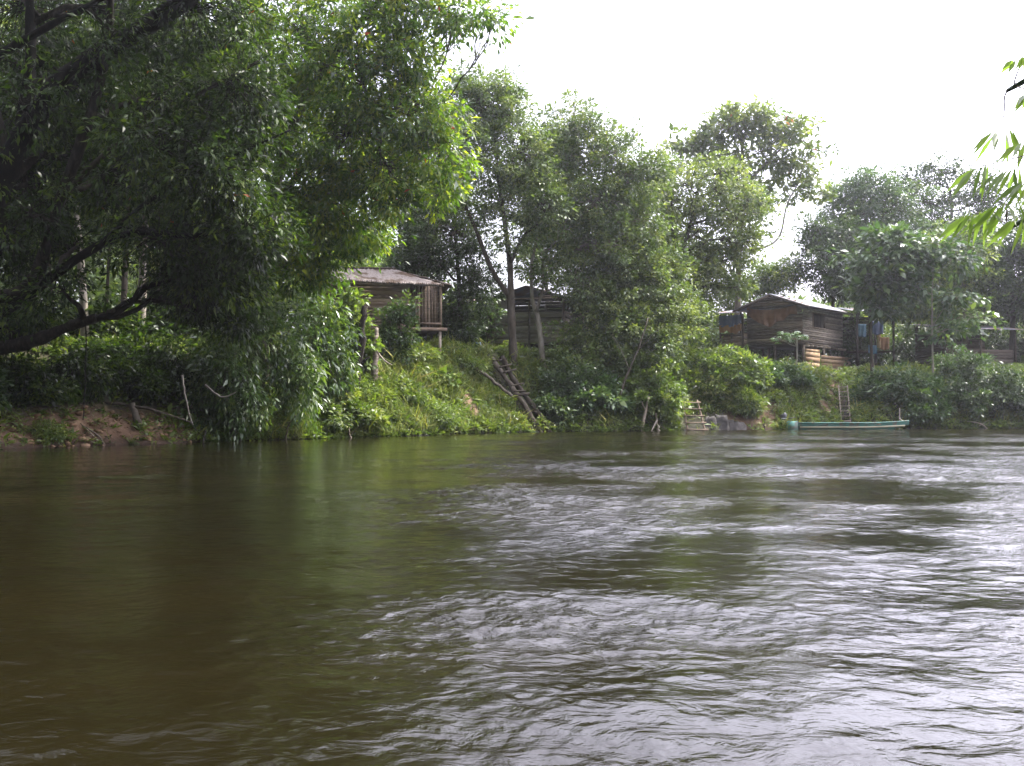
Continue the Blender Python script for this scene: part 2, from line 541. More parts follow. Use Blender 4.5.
def build_water():
    ys = [-40, -25, -15, -10, -6, -3, -1, 0, .8, 1.5]
    y = 2.0
    while y < 72:
        ys.append(y)
        y += min(max(y * y / F / CAM_H / 1.6, .02), .12)
    ys += [76, 84, 95, 110, 150]
    ys = np.array(ys)
    u = np.linspace(-1, 1, 760)
    hw = np.clip(.62 * np.abs(ys) + 2.0, 4, 42)
    X = np.concatenate([np.broadcast_to(np.array([-150, -100, -70., -50.]), (len(ys), 4)), u[None] * hw[:, None], np.broadcast_to(np.array([50., 70, 100, 150]), (len(ys), 4))], 1)
    Y = np.broadcast_to(ys[:, None], X.shape).copy()
    X = X.copy()
    d = -wl_dist(X, Y)
    flow = math.atan2(.42, .9)
    big = Waves(21, 4, 11, 12, .55)(X, Y)
    big /= big.std()
    big2 = Waves(26, 1.6, 4, 12, .55)(X, Y)
    big2 /= big2.std()
    px = px_of(X, np.maximum(Y, 2.5))
    side = 1 / (1 + np.exp(-(px - 455) / 70))
    near = np.clip((11 - Y) / 6, 0, 1)
    chop = np.clip((.16 + .84 * side) * (.62 + .30 * big + .18 * big2), .20, 1.25)
    chop *= np.clip(d / 3 + .25, .25, 1)
    w1 = Waves(22, 1.4, 3.2, 14, .034, flow + 1.45, .55)(X, Y)
    w2, w2x, w2y = Waves(23, .45, 1.3, 28, .078, flow + 1.5, .8).chop(X, Y)
    w3, w3x, w3y = Waves(24, .17, .45, 36, .115, flow + 1.55, 1.1).chop(X, Y)
    w4, w4x, w4y = Waves(27, .08, .18, 36, .11, flow + 1.55, 1.2).chop(X, Y)
    nr4 = np.clip((11 - Y) / 4, 0, 1) * np.clip(Y / 2, 0, 1)
    w3, w3x, w3y = w3 + w4 * nr4, w3x + w4x * nr4, w3y + w4y * nr4
    far = np.clip((34 - Y) / 10, 0, 1)
    edge = np.clip((60 - np.abs(X)) / 12, 0, 1)
    Z = (w1 * (.3 + .7 * np.clip(chop, 0, 1)) + chop * (w2 + w3 * far)) * edge
    q = 1.15 * chop * edge * np.clip((46 - Y) / 10, 0, 1)
    X = X + q * (w2x + w3x * far)
    Y = Y + q * (w2y + w3y * far)
    mb = MB()
    mb.grid(np.stack([X, Y, Z], -1).transpose(1, 0, 2), r=0)
    o = mb.build('river', M['water'], smooth=True, attr='chop', point=chop.T.reshape(-1))
    tag(o, 'brown rippled river water reflecting the pale sky', 'river', kind='structure')


build_water()


# ------------------------------------------------------------------ plants
def unit(n, g):
    v = g.normal(size=(n, 3))
    return v / np.linalg.norm(v, axis=1, keepdims=True)


def crook(p0, p1, n, amt, g, sag=0.0):
    p0, p1 = np.array(p0, float), np.array(p1, float)
    t = np.linspace(0, 1, n)[:, None]
    l = np.linalg.norm(p1 - p0)
    j = g.normal(size=(n, 3)) * amt * l
    j[0] = j[-1] = 0
    j = (j + np.roll(j, 1, 0) + np.roll(j, -1, 0)) / 2
    j[0] = j[-1] = 0
    p = p0 + (p1 - p0) * t + j
    p[:, 2] += sag * l * np.sin(np.pi * t[:, 0])
    return p


def spline(pts, n):
    pts = np.array(pts, float)
    k = len(pts)
    if k == 2:
        t = np.linspace(0, 1, n)[:, None]
        return pts[0] + (pts[1] - pts[0]) * t
    pp = np.vstack([2 * pts[0] - pts[1], pts, 2 * pts[-1] - pts[-2]])
    out = []
    for u in np.linspace(0, k - 1 - 1e-6, n):
        i = int(u)
        t = u - i
        a, b, c, d = pp[i:i + 4]
        out.append(.5 * (2 * b + (c - a) * t + (2 * a - 5 * b + 4 * c - d) * t * t + (3 * b - a - 3 * c + d) * t ** 3))
    return np.array(out)


def leafset(mb, cen, bc, g, L, W, nl, cr, droop=.35, double=True, out=.5, flat=.6, bright=0.0, bend=.12):
    """leaves around each clump centre cen (n,3); bc the centres they grow away from"""
    n = len(cen)
    cnt = np.maximum(1, (nl * np.exp(g.normal(0, .35, n))).astype(int))
    ci = np.repeat(np.arange(n), cnt)
    m = len(ci)
    off = unit(m, g) * (g.random(m) ** .45)[:, None] * (cr * np.exp(g.normal(0, .25, n)))[ci][:, None]
    off[:, 2] *= flat
    pos = cen[ci] + off
    o = cen - bc
    o /= np.linalg.norm(o, axis=1, keepdims=True) + 1e-6
    ax = off / (np.linalg.norm(off, axis=1, keepdims=True) + 1e-6) * .9 + o[ci] * out + g.normal(size=(m, 3)) * .45
    ax[:, 2] -= droop
    nr = np.array([0, 0, 1.]) + g.normal(size=(m, 3)) * .55 + o[ci] * .25
    sz = np.exp(g.normal(0, .22, m))
    r = np.clip(.45 + g.normal(0, .25, n)[ci] + g.normal(0, .16, m) + bright, 0, 1)
    mb.leaves(pos, ax, nr, L * sz, W * sz * np.exp(g.normal(0, .12, m)), r, double, bend)


DENS = 1.35


def grow(name, label, cat, base, stems, blobs, leaf, mat, bark='bark', group=None, seed=0, part=('trunk', 'crown'), shell=.5, limb=.35, twig=.012, extra=None):
    """stems: [(points, r0, r1)]; blobs: [(centre, (rx,ry,rz), clumps)]"""
    g = np.random.default_rng(seed + 100)
    root = thing(name, label, cat, base, group)
    tb, lb = MB(), MB()
    sp, sr = [], []
    for pts, r0, r1 in stems:
        n = max(8, 5 * len(pts))
        p = spline(pts, n)
        t = np.linspace(0, 1, n)
        rad = r0 + (r1 - r0) * t ** .8
        rad *= 1 + .08 * g.normal(size=n)
        rad[0] *= 1.35
        tb.tube(p, rad, 8)
        sp.append(p[n // 4:])
        sr.append(rad[n // 4:])
    sp, sr = np.concatenate(sp), np.concatenate(sr)
    for c, rr, nc in blobs:
        c, rr = np.array(c, float), np.array(rr, float)
        dd = np.linalg.norm(sp - c, axis=1) + 1.2 * np.maximum(sp[:, 2] - c[2] + .2 * rr[2], 0)
        k = int(np.argmin(dd))
        lp = crook(sp[k], c + np.array([0, 0, .15 * rr[2]]), 9, .05, g, .06)
        r0 = min(sr[k] * .75, .05 + limb * .12 * np.linalg.norm(lp[-1] - lp[0]) ** .7)
        tb.tube(lp, np.linspace(r0, max(.018, r0 * .3), 9), 6)
        nc = int(nc * DENS)
        dirs = unit(nc, g)
        rad = shell + (1 - shell) * g.random(nc) ** .7
        rad = rad * (1 + .22 * np.sin(dirs[:, 0] * 4 + seed) * np.cos(dirs[:, 1] * 3 + dirs[:, 2] * 5 + seed * 2) + .10 * g.normal(size=nc))
        far_ = g.random(nc) < .13
        rad = np.where(far_ & (dirs[:, 2] > -.35), g.uniform(1.0, 1.3, nc), rad)
        cen = c + dirs * rad[:, None] * rr
        gz = H(cen[:, 0], cen[:, 1])
        keep = cen[:, 2] > np.maximum(gz, 0) + .12
        cen = cen[keep]
        if len(cen) == 0:
            continue
        # twigs from the limb to each clump
        fr = lp[4:][g.integers(0, 5, len(cen))]
        t = np.linspace(0, 1, 5)[None, :, None]
        tw = fr[:, None] + (cen - fr)[:, None] * t
        tw[:, :, 2] += .10 * np.linalg.norm(cen - fr, axis=1)[:, None] * np.sin(np.pi * t[0, :, 0])[None]
        tw[:, 1:4] += g.normal(size=(len(cen), 3, 3)) * .05
        trad = np.linspace(1.0, .35, 5)[None] * (twig * (1 + .25 * np.linalg.norm(cen - fr, axis=1)))[:, None]
        tb.tubes(tw, trad, 4)
        leafset(lb, cen, np.broadcast_to(c, cen.shape), g, **leaf)
    if extra:
        ab = MB()
        vv = lb.v[g.integers(0, len(lb.v))]
        pk = np.concatenate([v_[g.integers(0, len(v_), 4)] for v_ in lb.v])[:extra]
        ab.leaves(pk, g.normal(size=pk.shape) - [0, 0, .6], unit(len(pk), g), np.full(len(pk), leaf['L'] * 1.1), np.full(len(pk), leaf['W'] * 1.2), g.random(len(pk)))
        ab.build('withered_leaves', M['red_leaf'], root, base)
    tb.build(part[0], M[bark], root, base, smooth=True)
    lb.build(part[1], M[mat], root, base)
    return root


def blob(px, py, Y, rpx, rpy, n, rd=None):
    k = Y / F
    rx, rz = rpx * k, rpy * k
    return (P(px, py, Y), (rx, rd if rd else .5 * (rx + rz), rz), n)


LF_LEFT = dict(L=.27, W=.085, nl=34, cr=.55, droop=.55, out=.5, flat=.75)
LF_DROOP = dict(L=.30, W=.075, nl=30, cr=.5, droop=1.0, out=.5, flat=.9)
LF_MID = dict(L=.19, W=.095, nl=46, cr=.55, droop=.25, double=False)
LF_FAR = dict(L=.24, W=.12, nl=44, cr=.65, droop=.25, double=False)
LF_BIG = dict(L=.55, W=.24, nl=14, cr=.55, droop=.35, double=True, out=.7)
LF_ROS = dict(L=.40, W=.17, nl=15, cr=.42, droop=.15, double=True, out=.6)
LF_SHRUB = dict(L=.19, W=.09, nl=40, cr=.42, droop=.25, double=False)


def ground(px, Y):
    x = (px - 512) / F * Y
    return np.array([x, Y, float(H(np.array([x]), np.array([Y]))[0])])


# --- big leaning tree at the left edge
b = ground(-30, 33.5)
grow('riverside_tree', 'huge dark leaning tree with thick forked trunk at the left edge, overhanging the water', 'tree', b,
     [([b - [0, 0, .3], P(-14, 260, 32.8), P(8, 165, 32), P(60, 85, 31), P(120, 42, 30.5), P(195, -8, 30), P(260, -80, 30)], .52, .2),
      ([P(-20, 300, 33), P(30, 285, 32), P(55, 215, 31.2), P(92, 110, 30.6), P(110, 30, 30.4), P(105, -60, 30)], .24, .1),
      ([P(-24, 352, 33.2), P(30, 342, 32.4), P(70, 326, 32), P(97, 318, 31.9)], .27, .14),
      ([P(0, 318, 32.8), P(50, 278, 32), P(100, 245, 31.5), P(140, 232, 31), P(190, 236, 30.5), P(240, 228, 30)], .22, .05),
      ([P(14, 156, 32), P(30, 70, 32), P(28, -40, 32)], .28, .12),
      ([P(60, 200, 31.2), P(110, 150, 30.6), P(170, 110, 30), P(260, 60, 29.5)], .12, .03), ([P(100, 245, 31.4), P(150, 200, 30.8), P(215, 165, 30), P(290, 130, 29.6)], .1, .03), ([P(-10, 60, 32), P(60, 20, 31), P(140, -20, 30)], .16, .05),
      ([P(10, 165, 32), P(-10, 90, 31.5), P(-40, 0, 31)], .2, .08)],
     [blob(-70, 40, 36.2, 90, 80, 60), blob(20, 20, 35.2, 70, 60, 55), blob(110, -30, 34.2, 90, 60, 60), blob(200, 20, 31, 70, 60, 60), blob(90, 90, 34.7, 80, 50, 55),
      blob(170, 120, 33.7, 75, 55, 70), blob(40, 190, 35.2, 60, 55, 50), blob(130, 190, 34.2, 70, 50, 65), blob(215, 180, 30, 70, 55, 75), blob(-30, 230, 36.2, 60, 60, 40),
      blob(160, 245, 31, 60, 30, 36), blob(240, 95, 30, 60, 60, 65), blob(70, 250, 33.5, 46, 30, 26), blob(250, 235, 30.5, 45, 35, 40),
      blob(-20, 140, 35.2, 60, 60, 60), blob(60, 120, 36.2, 70, 60, 60), blob(205, 275, 32, 50, 30, 40), blob(-40, 320, 33.5, 40, 40, 36), blob(10, 250, 33.8, 40, 40, 30), blob(150, 40, 36.2, 80, 60, 66), blob(220, 130, 32.5, 70, 60, 66),
      blob(30, 215, 30.3, 46, 36, 14), blob(95, 50, 29.3, 60, 40, 18), blob(150, 140, 29, 60, 50, 30), blob(20, 110, 30.2, 50, 50, 16), blob(60, 290, 31, 40, 26, 10), blob(10, 90, 38, 70, 70, 70), blob(90, 170, 38, 70, 60, 60), blob(-10, 200, 37, 60, 60, 60), blob(160, 60, 38, 70, 70, 60), blob(60, 20, 38, 80, 60, 60), blob(60, -130, 31, 150, 70, 110), blob(230, -110, 30, 120, 70, 90), blob(0, -260, 28, 200, 90, 120), blob(240, -260, 27, 180, 90, 110), blob(-200, -60, 32.2, 130, 120, 110), blob(-230, 140, 33.2, 110, 120, 90), blob(-120, -220, 24, 160, 100, 90), blob(120, -330, 25, 160, 80, 80), blob(-120, 150, 36.2, 80, 110, 70), blob(200, 240, 34, 50, 40, 46), blob(240, 280, 33.5, 36, 30, 34), blob(165, 285, 34, 34, 22, 18), blob(25, 312, 33.4, 44, 36, 44), blob(200, 300, 35, 34, 26, 32), blob(235, 322, 36, 30, 26, 30), blob(-40, 380, 33, 40, 40, 30)],  # blobs beyond the view are unseen crown, added to block light on the left
     dict(LF_LEFT, L=.23, W=.07, nl=38), 'leaf_left_shade', 'bark_dark', seed=1, shell=.3, extra=40)

# --- second left tree, whose lit crown reaches out over the hut
b = ground(262, 41.5)
grow('riverside_tree', 'leafy tree with glowing green leaves reaching over the thatched hut roof', 'tree', b,
     [([b - [0, 0, .3], P(262, 280, 41), P(275, 190, 39.5), P(300, 110, 38), P(345, 40, 37), P(400, -20, 36)], .34, .09),
      ([P(272, 210, 40), P(320, 150, 38), P(380, 120, 36.5), P(430, 110, 35.8)], .16, .04),
      ([P(285, 150, 39), P(270, 60, 38), P(250, -60, 38)], .2, .07)],
     [blob(300, 40, 37, 60, 60, 60), blob(355, 70, 36, 55, 55, 70), blob(400, 60, 36, 45, 45, 50), blob(410, 115, 35.5, 48, 40, 60), blob(350, 140, 36.5, 55, 50, 70),
      blob(435, 150, 35.5, 34, 38, 34), blob(390, 185, 36, 45, 32, 44), blob(320, 195, 37.5, 55, 40, 62), blob(280, 120, 38, 50, 50, 55), blob(330, -30, 36.5, 80, 50, 60),
      blob(420, 0, 36, 50, 34, 36), blob(462, 20, 35.5, 28, 26, 18), blob(492, 22, 35, 17, 20, 7), blob(300, 240, 39.5, 50, 30, 40), blob(360, 225, 39, 40, 26, 30),
      blob(440, 190, 36, 22, 22, 12), blob(250, 30, 38, 50, 50, 40), blob(390, 20, 36.2, 40, 34, 36), blob(310, 100, 38.5, 60, 60, 60), blob(350, 180, 38, 60, 40, 50), blob(335, 245, 40.5, 34, 24, 36), blob(325, 268, 41, 24, 22, 24), blob(290, 275, 40, 40, 24, 26), blob(370, 245, 40.5, 22, 14, 9), blob(420, -60, 35, 60, 40, 30)],
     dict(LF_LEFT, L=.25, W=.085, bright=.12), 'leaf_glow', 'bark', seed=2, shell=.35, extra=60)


def path_stems(base, n, spread, h, r, g):
    out = []
    for k in range(n):
        a = g.uniform(0, 2 * np.pi)
        e = base + np.array([math.cos(a) * spread * g.uniform(.3, 1), math.sin(a) * spread * g.uniform(.3, 1), h * g.uniform(.6, 1)])
        out.append(([base + [g.normal() * .1, g.normal() * .1, -.15], (base + e) / 2 + [0, 0, .1 * h], e], r * g.uniform(.7, 1), r * .3))
    return out


def bush(label, px, py_top, s, half_px, leaf, mat, n=60, bark='bark', seed=0, name='bush', cat='bush', group='bushes along the river bank', lobes=4, shell=.25, tall=1.0, reach=0.0):
    g = np.random.default_rng(seed + 500)
    b = spot(px, s)
    Y = b[1]
    k = Y / F
    top = P(px, py_top, Y)[2]
    hh = max(.6, top - b[2])
    hw = half_px * k
    bl = []
    for q in range(lobes):
        u = (q + .5) / lobes * 2 - 1
        lift = 1 - .45 * abs(u) ** 1.5 * g.uniform(.7, 1.3)
        rz = hh * lift * .5
        c = b + np.array([u * hw * .72, g.uniform(-.35, .25) * hw - reach, 0])
        gz = float(H(np.array([c[0]]), np.array([c[1]]))[0])
        c[2] = .45 * max(gz, 0.05) + .55 * b[2] + rz * 1.02
        bl.append((c, (hw / lobes * 1.55, hw / lobes * 1.5, rz), n // lobes))
        if q % 2 == 0:
            c2 = c + np.array([g.uniform(-.2, .2) * hw, -.35 * hw, -.5 * rz])
            bl.append((c2, (hw / lobes * 1.3, hw / lobes * 1.2, rz * .6), n // lobes // 2))
    return grow(name, label, cat, b, path_stems(b, 5, hw * .5, hh * .75, .035 + .006 * hh, g), bl, leaf, mat, bark, group, seed, ('stems', 'foliage'), shell, twig=.008)


# --- drooping shrubs along the left shore
bush('drooping long leaved shrub hanging to the water right of the bare earth bank', 262, 268, 1.5, 66, LF_DROOP, 'leaf_droop', 150, seed=11, lobes=5, reach=.6)
bush('lower grey green drooping shrub touching the water below the long leaved shrub', 232, 345, .3, 42, dict(LF_DROOP, L=.22, W=.07), 'leaf_droop', 80, seed=12, reach=.3)
bush('glossy drooping shrub of narrow leaves just left of the sunlit slope', 322, 272, 2.4, 36, LF_DROOP, 'leaf_droop', 90, seed=13)
bush('dark shaded bush growing under the leaning tree at far left edge', 22, 352, 2.2, 42, LF_SHRUB, 'leaf_left_shade', 60, seed=14)
bush('dark shaded bush hanging over the top of the bare earth bank', 75, 350, 2.4, 40, dict(LF_DROOP, L=.2), 'leaf_left_shade', 70, seed=18)
bush('dark shaded bush above the broken brown stump on bare bank', 135, 358, 2.6, 36, LF_SHRUB, 'leaf_left_shade', 60, seed=19)
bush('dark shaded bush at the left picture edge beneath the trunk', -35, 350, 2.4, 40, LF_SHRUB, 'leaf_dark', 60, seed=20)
bush('dark shaded bush behind the hanging vine under the trees', 120, 335, 4.4, 44, LF_SHRUB, 'leaf_left_shade', 60, seed=15)
bush('dark hanging bush in deep shade above the bare earth bank', 172, 330, 3.0, 40, dict(LF_DROOP, L=.22), 'leaf_left_shade', 70, seed=16)
bush('small pale green herb clump at the foot of bare earth bank', 48, 425, .5, 22, dict(LF_SHRUB, L=.12, W=.05, cr=.2), 'weed', 26, seed=17, lobes=3)

# --- plants on the sunlit slope below the thatched hut
bush('low sunlit bush at the waterline below the tall dark stump', 345, 398, 1.2, 40, LF_SHRUB, 'weed', 70, seed=21)
bush('low sunlit bush on the grass slope below the hut corner', 398, 380, 2.6, 30, LF_SHRUB, 'weed', 55, seed=22)
bush('yellow green bush at the waterline beside the red earth patch', 432, 398, 1.0, 32, dict(LF_SHRUB, L=.15, W=.05), 'leaf_bright', 60, seed=23)
bush('leafy climber mass left of the dark stump', 320, 350, 2.6, 34, LF_SHRUB, 'weed', 70, seed=24)
bush('bright bush with broad pale leaves in front of thatched hut', 350, 284, 4.8, 22, dict(LF_SHRUB, L=.26, W=.13), 'leaf_bright', 80, seed=25, lobes=3)
bush('dark airy bush growing right against the front wall of thatched hut', 396, 284, 5.2, 17, dict(LF_SHRUB, L=.24, W=.09), 'leaf_dark', 40, seed=28, lobes=3)
bush('low grassy bush hiding the stilts under the thatched hut', 402, 338, 5.4, 40, dict(LF_SHRUB, L=.2, W=.05), 'weed', 80, seed=29, lobes=5)
bush('small broad leaved plant on the slope above the red earth patch', 446, 383, 3.2, 12, dict(LF_BIG, L=.34, W=.2, nl=8, cr=.3), 'leaf_bright', 9, seed=26, lobes=3)
bush('rounded grass green bush on top of slope right of the hut', 455, 345, 5.2, 34, dict(LF_SHRUB, L=.2, W=.05), 'weed', 70, seed=27)

# --- background slender trees on the left terrace
for k, (px, Y, lab) in enumerate([
        (86, 42, 'straight pale slender tree trunk behind the hanging vine'), (122, 45, 'slender tree with dark trunk in the middle of the shaded grove'),
        (140, 44, 'thick mottled slender trunk rightmost of the shaded grove trunks'), (18, 44, 'slender tree behind the leaning trunk at far left edge'),
        (104, 52, 'thin tree far back in the shaded grove between two pale trunks'), (205, 50, 'tall tree in the grove behind the drooping long leaved shrub'),
        (160, 56, 'thin leaning tree deep in the shaded grove'), (55, 55, 'slender tree deep in shade left of the pale trunk'), (330, 56, 'tall tree standing behind the thatched hut roof')]):
    b = ground(px, Y)
    lean = RNG.normal() * 12
    grow('slender_tree', lab, 'tree', b, [([b - [0, 0, .3], P(px + lean * .3, 250, Y), P(px + lean, 120, Y), P(px + lean * 1.5, 20, Y)], [.2, .15, .24, .14, .1, .2, .1, .12, .2][k], .06)],
         [blob(px + lean, 60, Y, 65, 60, 60), blob(px - 30 + lean, 150, Y, 55, 45, 46), blob(px + 35 + lean, 130, Y + 1, 55, 50, 46), blob(px + 10 + lean, 215, Y + 1.5, 45, 30, 24)],
         LF_FAR, 'leaf_mid' if k % 2 else 'leaf_dark', ['bark_pale', 'bark', 'bark_pale', 'bark', 'bark', 'bark', 'bark', 'bark', 'bark'][k], 'slender trees of the shaded grove', 30 + k, shell=.3)

for k, (px, Y, top, lab) in enumerate([
        (545, 70, 125, 'tree filling the gap behind the two tall central crowns'), (648, 74, 165, 'tree behind the bushy tree and left of the airy thin trunked tree'),
        (420, 66, 120, 'tree behind the thatched hut roof, left of the dark small leaved tree'), (600, 72, 190, 'lower tree behind the pale plank hut and rounded tree'), (700, 80, 235, 'low tree far behind the airy thin trunked tree')]):
    b = ground(px, Y)
    grow('broadleaf_tree', lab, 'tree', b, [([b - [0, 0, .3], P(px + 2, 300, Y), P(px - 4, top + 90, Y), P(px, top + 30, Y)], .2, .06)],
         [blob(px, top + 25, Y, 26, 24, 44), blob(px - 22, top + 55, Y, 26, 26, 44), blob(px + 22, top + 60, Y + 1, 26, 26, 44), blob(px, top + 95, Y, 34, 28, 60), blob(px - 10, top + 130, Y - 1, 32, 24, 46)],
         LF_FAR, 'leaf_mid', 'bark_pale', 'broadleaf trees in the second row', 130 + k, shell=.25)

for k, (px, s, top, hw, lab) in enumerate([
        (60, 12, 300, 50, 'shaded undergrowth bush at the left between grove trunks'), (170, 14, 268, 50, 'undergrowth bush in the gap of light right of the grove trunks'),
        (250, 12, 290, 55, 'undergrowth bush behind the drooping long leaved shrub'), (-20, 14, 290, 50, 'shaded undergrowth bush at the left picture edge behind the trunk'),
        (110, 9, 300, 44, 'dark undergrowth bush between the pale trunk and mottled trunk'), (210, 7, 290, 44, 'shaded tall undergrowth bush just above drooping shrub'),
        (10, 7, 310, 46, 'dark undergrowth bush under the low horizontal limb'), (855, 13, 296, 36, 'dark undergrowth bush behind the open shed'),
        (920, 14, 300, 44, 'dark undergrowth bush between the two sheds at right'), (985, 15, 296, 44, 'dark undergrowth bush behind the metal roofed shed'),
        (1040, 13, 300, 40, 'dark undergrowth bush at the right picture border'), (690, 14, 318, 40, 'undergrowth bush in the light gap left of the plank annex'),
        (770, 16, 318, 40, 'undergrowth bush seen under the floor of the gabled house'), (600, 11, 300, 44, 'undergrowth bush behind the pale plank hut'), (440, 12, 315, 40, 'undergrowth bush behind the right end of thatched hut')]):
    bush(lab, px, top, s, hw, LF_FAR, 'leaf_mid' if k in (11,) else 'leaf_left_shade' if k < 7 else 'leaf_dark', 75, seed=150 + k, group='undergrowth bushes of the terrace', shell=.2)

# --- tree behind the thatched hut
b = ground(462, 58)
grow('broadleaf_tree', 'dense dark small leaved tree right behind the thatched hut', 'tree', b,
     [([b - [0, 0, .3], P(460, 300, 58), P(455, 230, 58)], .2, .08)],
     [blob(455, 235, 58, 42, 42, 90), blob(430, 270, 59, 34, 40, 60), blob(478, 280, 58, 26, 40, 60), blob(455, 310, 58.5, 36, 30, 60), blob(420, 225, 59, 30, 26, 40), blob(405, 265, 60, 24, 26, 40), blob(475, 320, 59, 22, 22, 36), blob(440, 200, 59, 40, 26, 50)],
     LF_MID, 'leaf_dark', seed=61, shell=.2)

# --- central trees
b = ground(514, 55.5)
grow('broadleaf_tree', 'tall tree with dark forked trunk beside plank walled house, crown nearest the left trees', 'tree', b,
     [([b - [0, 0, .3], P(511, 310, 55.2), P(510, 265, 55.2), P(505, 225, 55.2), P(498, 175, 55.2), P(492, 110, 55.2)], .26, .06),
      ([P(512, 300, 55.2), P(492, 270, 55), P(474, 225, 54.7), P(458, 190, 54.7), P(445, 150, 54.7)], .17, .05),
      ([P(510, 262, 55.2), P(525, 235, 54.7), P(545, 215, 54.7), P(560, 180, 54.7)], .13, .05)],
     [blob(478, 105, 55.2, 36, 34, 70), blob(455, 130, 54.7, 32, 34, 50), blob(505, 120, 55.6, 34, 36, 66), blob(525, 160, 55.2, 36, 34, 66), blob(480, 165, 54.7, 38, 34, 66),
      blob(448, 180, 54.7, 26, 26, 34), blob(540, 205, 54.7, 32, 30, 50), blob(500, 205, 55.2, 34, 22, 26), blob(470, 215, 55.2, 24, 20, 16), blob(500, 85, 56, 22, 20, 20), blob(462, 82, 55.6, 20, 20, 18),
      blob(515, 240, 54.5, 26, 18, 14)],
     LF_MID, 'leaf_mid', 'bark', seed=62, shell=.3)
b = ground(544, 56.5)
grow('broadleaf_tree', 'tall rounded tree with pale lower trunk in front of plank walled house', 'tree', b,
     [([b - [0, 0, .3], P(538, 320, 56.5), P(532, 296, 56.4), P(534, 250, 56.5), P(558, 190, 57), P(580, 130, 57)], .17, .05),
      ([P(536, 312, 56.4), P(543, 288, 56.4), P(548, 250, 56.5), P(600, 200, 57)], .10, .05),
      ([P(552, 205, 56.9), P(600, 190, 57), P(630, 170, 57)], .1, .04)],
     [blob(575, 130, 57, 36, 34, 80), blob(605, 160, 57, 36, 34, 80), blob(555, 165, 57, 36, 34, 66), blob(630, 185, 57, 32, 32, 66), blob(595, 205, 56.5, 40, 34, 90),
      blob(565, 230, 56.5, 34, 30, 60), blob(640, 225, 57, 28, 30, 57), blob(612, 250, 56, 40, 32, 86), blob(590, 285, 56, 34, 28, 60), blob(555, 270, 56, 22, 24, 26), blob(652, 165, 56, 18, 20, 16)],
     LF_MID, 'leaf_mid', 'bark_pale', seed=63, shell=.3)
b = spot(648, 3.2)
grow('bushy_tree', 'dense bushy tree leaning over the bank right of plank walled house', 'tree', b,
     [([b - [0, 0, .3], P(640, 350, b[1]), P(632, 290, b[1]), P(625, 260, b[1])], .14, .05), ([P(642, 370, b[1]), P(665, 320, b[1]), P(672, 280, b[1])], .09, .04)],
     [blob(640, 285, b[1], 36, 34, 76), blob(610, 305, b[1] - .5, 34, 30, 66), blob(668, 300, b[1], 26, 28, 40), blob(590, 335, b[1] - .6, 36, 28, 66), blob(630, 335, b[1] - 1, 36, 30, 76),
      blob(575, 365, b[1] - 1, 30, 28, 50), blob(600, 275, b[1] + .6, 34, 26, 60), blob(665, 270, b[1] + .8, 26, 26, 44), blob(650, 320, b[1] - .5, 34, 26, 60), blob(615, 360, b[1] - 1.2, 34, 24, 60), blob(690, 325, b[1] + 1, 18, 18, 18), blob(660, 345, b[1] - 1, 28, 30, 52), blob(645, 262, b[1], 26, 22, 26)],
     dict(LF_MID, bright=.08), 'leaf_mid', 'bark', seed=64, shell=.25)
for k, a in enumerate([
        ('dark shaded thicket on the bank beside the log stairway', 575, 352, 2.6, 36, LF_SHRUB, 'leaf_dark', 80),
        ('dark broad leaved thicket at the waterline behind the leaning sapling', 598, 375, 1.0, 34, dict(LF_SHRUB, L=.26, W=.12), 'leaf_blue', 80),
        ('sunlit light green shrub at waterline around the bare pale stumps', 652, 352, .9, 34, dict(LF_SHRUB, L=.2, W=.1), 'leaf_bright', 110),
        ('shaded low bush at the foot of the log stairway', 556, 395, 1.0, 20, LF_SHRUB, 'leaf_dark', 40),
        ('airy bush behind the crude wooden ladder', 692, 368, 2.8, 30, LF_SHRUB, 'weed', 90),
        ('bright rounded bush with pale green top left of the canoe', 736, 342, 2.6, 36, dict(LF_SHRUB, L=.22, W=.11), 'leaf_bright', 120),
        ('lower spreading bush over the earth bank left of the canoe stern', 744, 388, 1.1, 18, dict(LF_SHRUB, L=.24, W=.05), 'weed', 60),
        ('dark green leafy mass on the slope directly above the canoe', 784, 362, 3.4, 28, LF_SHRUB, 'leaf_big', 90),
        ('bright weedy bush between the crude ladder and the rounded bush', 700, 346, 4.6, 34, LF_SHRUB, 'leaf_bright', 80),
        ('dark bush with light leaves at the canoe bow', 905, 368, 1.4, 40, dict(LF_SHRUB, L=.24, W=.12), 'leaf_blue', 130),
        ('yellow tinged bush overhanging the water right of the canoe bow', 930, 378, .5, 24, dict(LF_SHRUB, L=.22, W=.11), 'leaf_big', 60),
        ('large dark bush by the water at the right edge', 985, 356, 1.6, 46, LF_SHRUB, 'leaf_dark', 130),
        ('dark bush at the right picture border over the water', 1040, 362, 1.2, 40, LF_SHRUB, 'leaf_dark', 90),
        ('upper dark bush between open shed and metal roofed shed', 960, 345, 4.5, 30, LF_SHRUB, 'leaf_blue', 70),
        ('slim dark bush beside the board steps', 865, 378, 2.2, 16, LF_SHRUB, 'leaf_blue', 36)]):
    bush(*a, seed=70 + k)

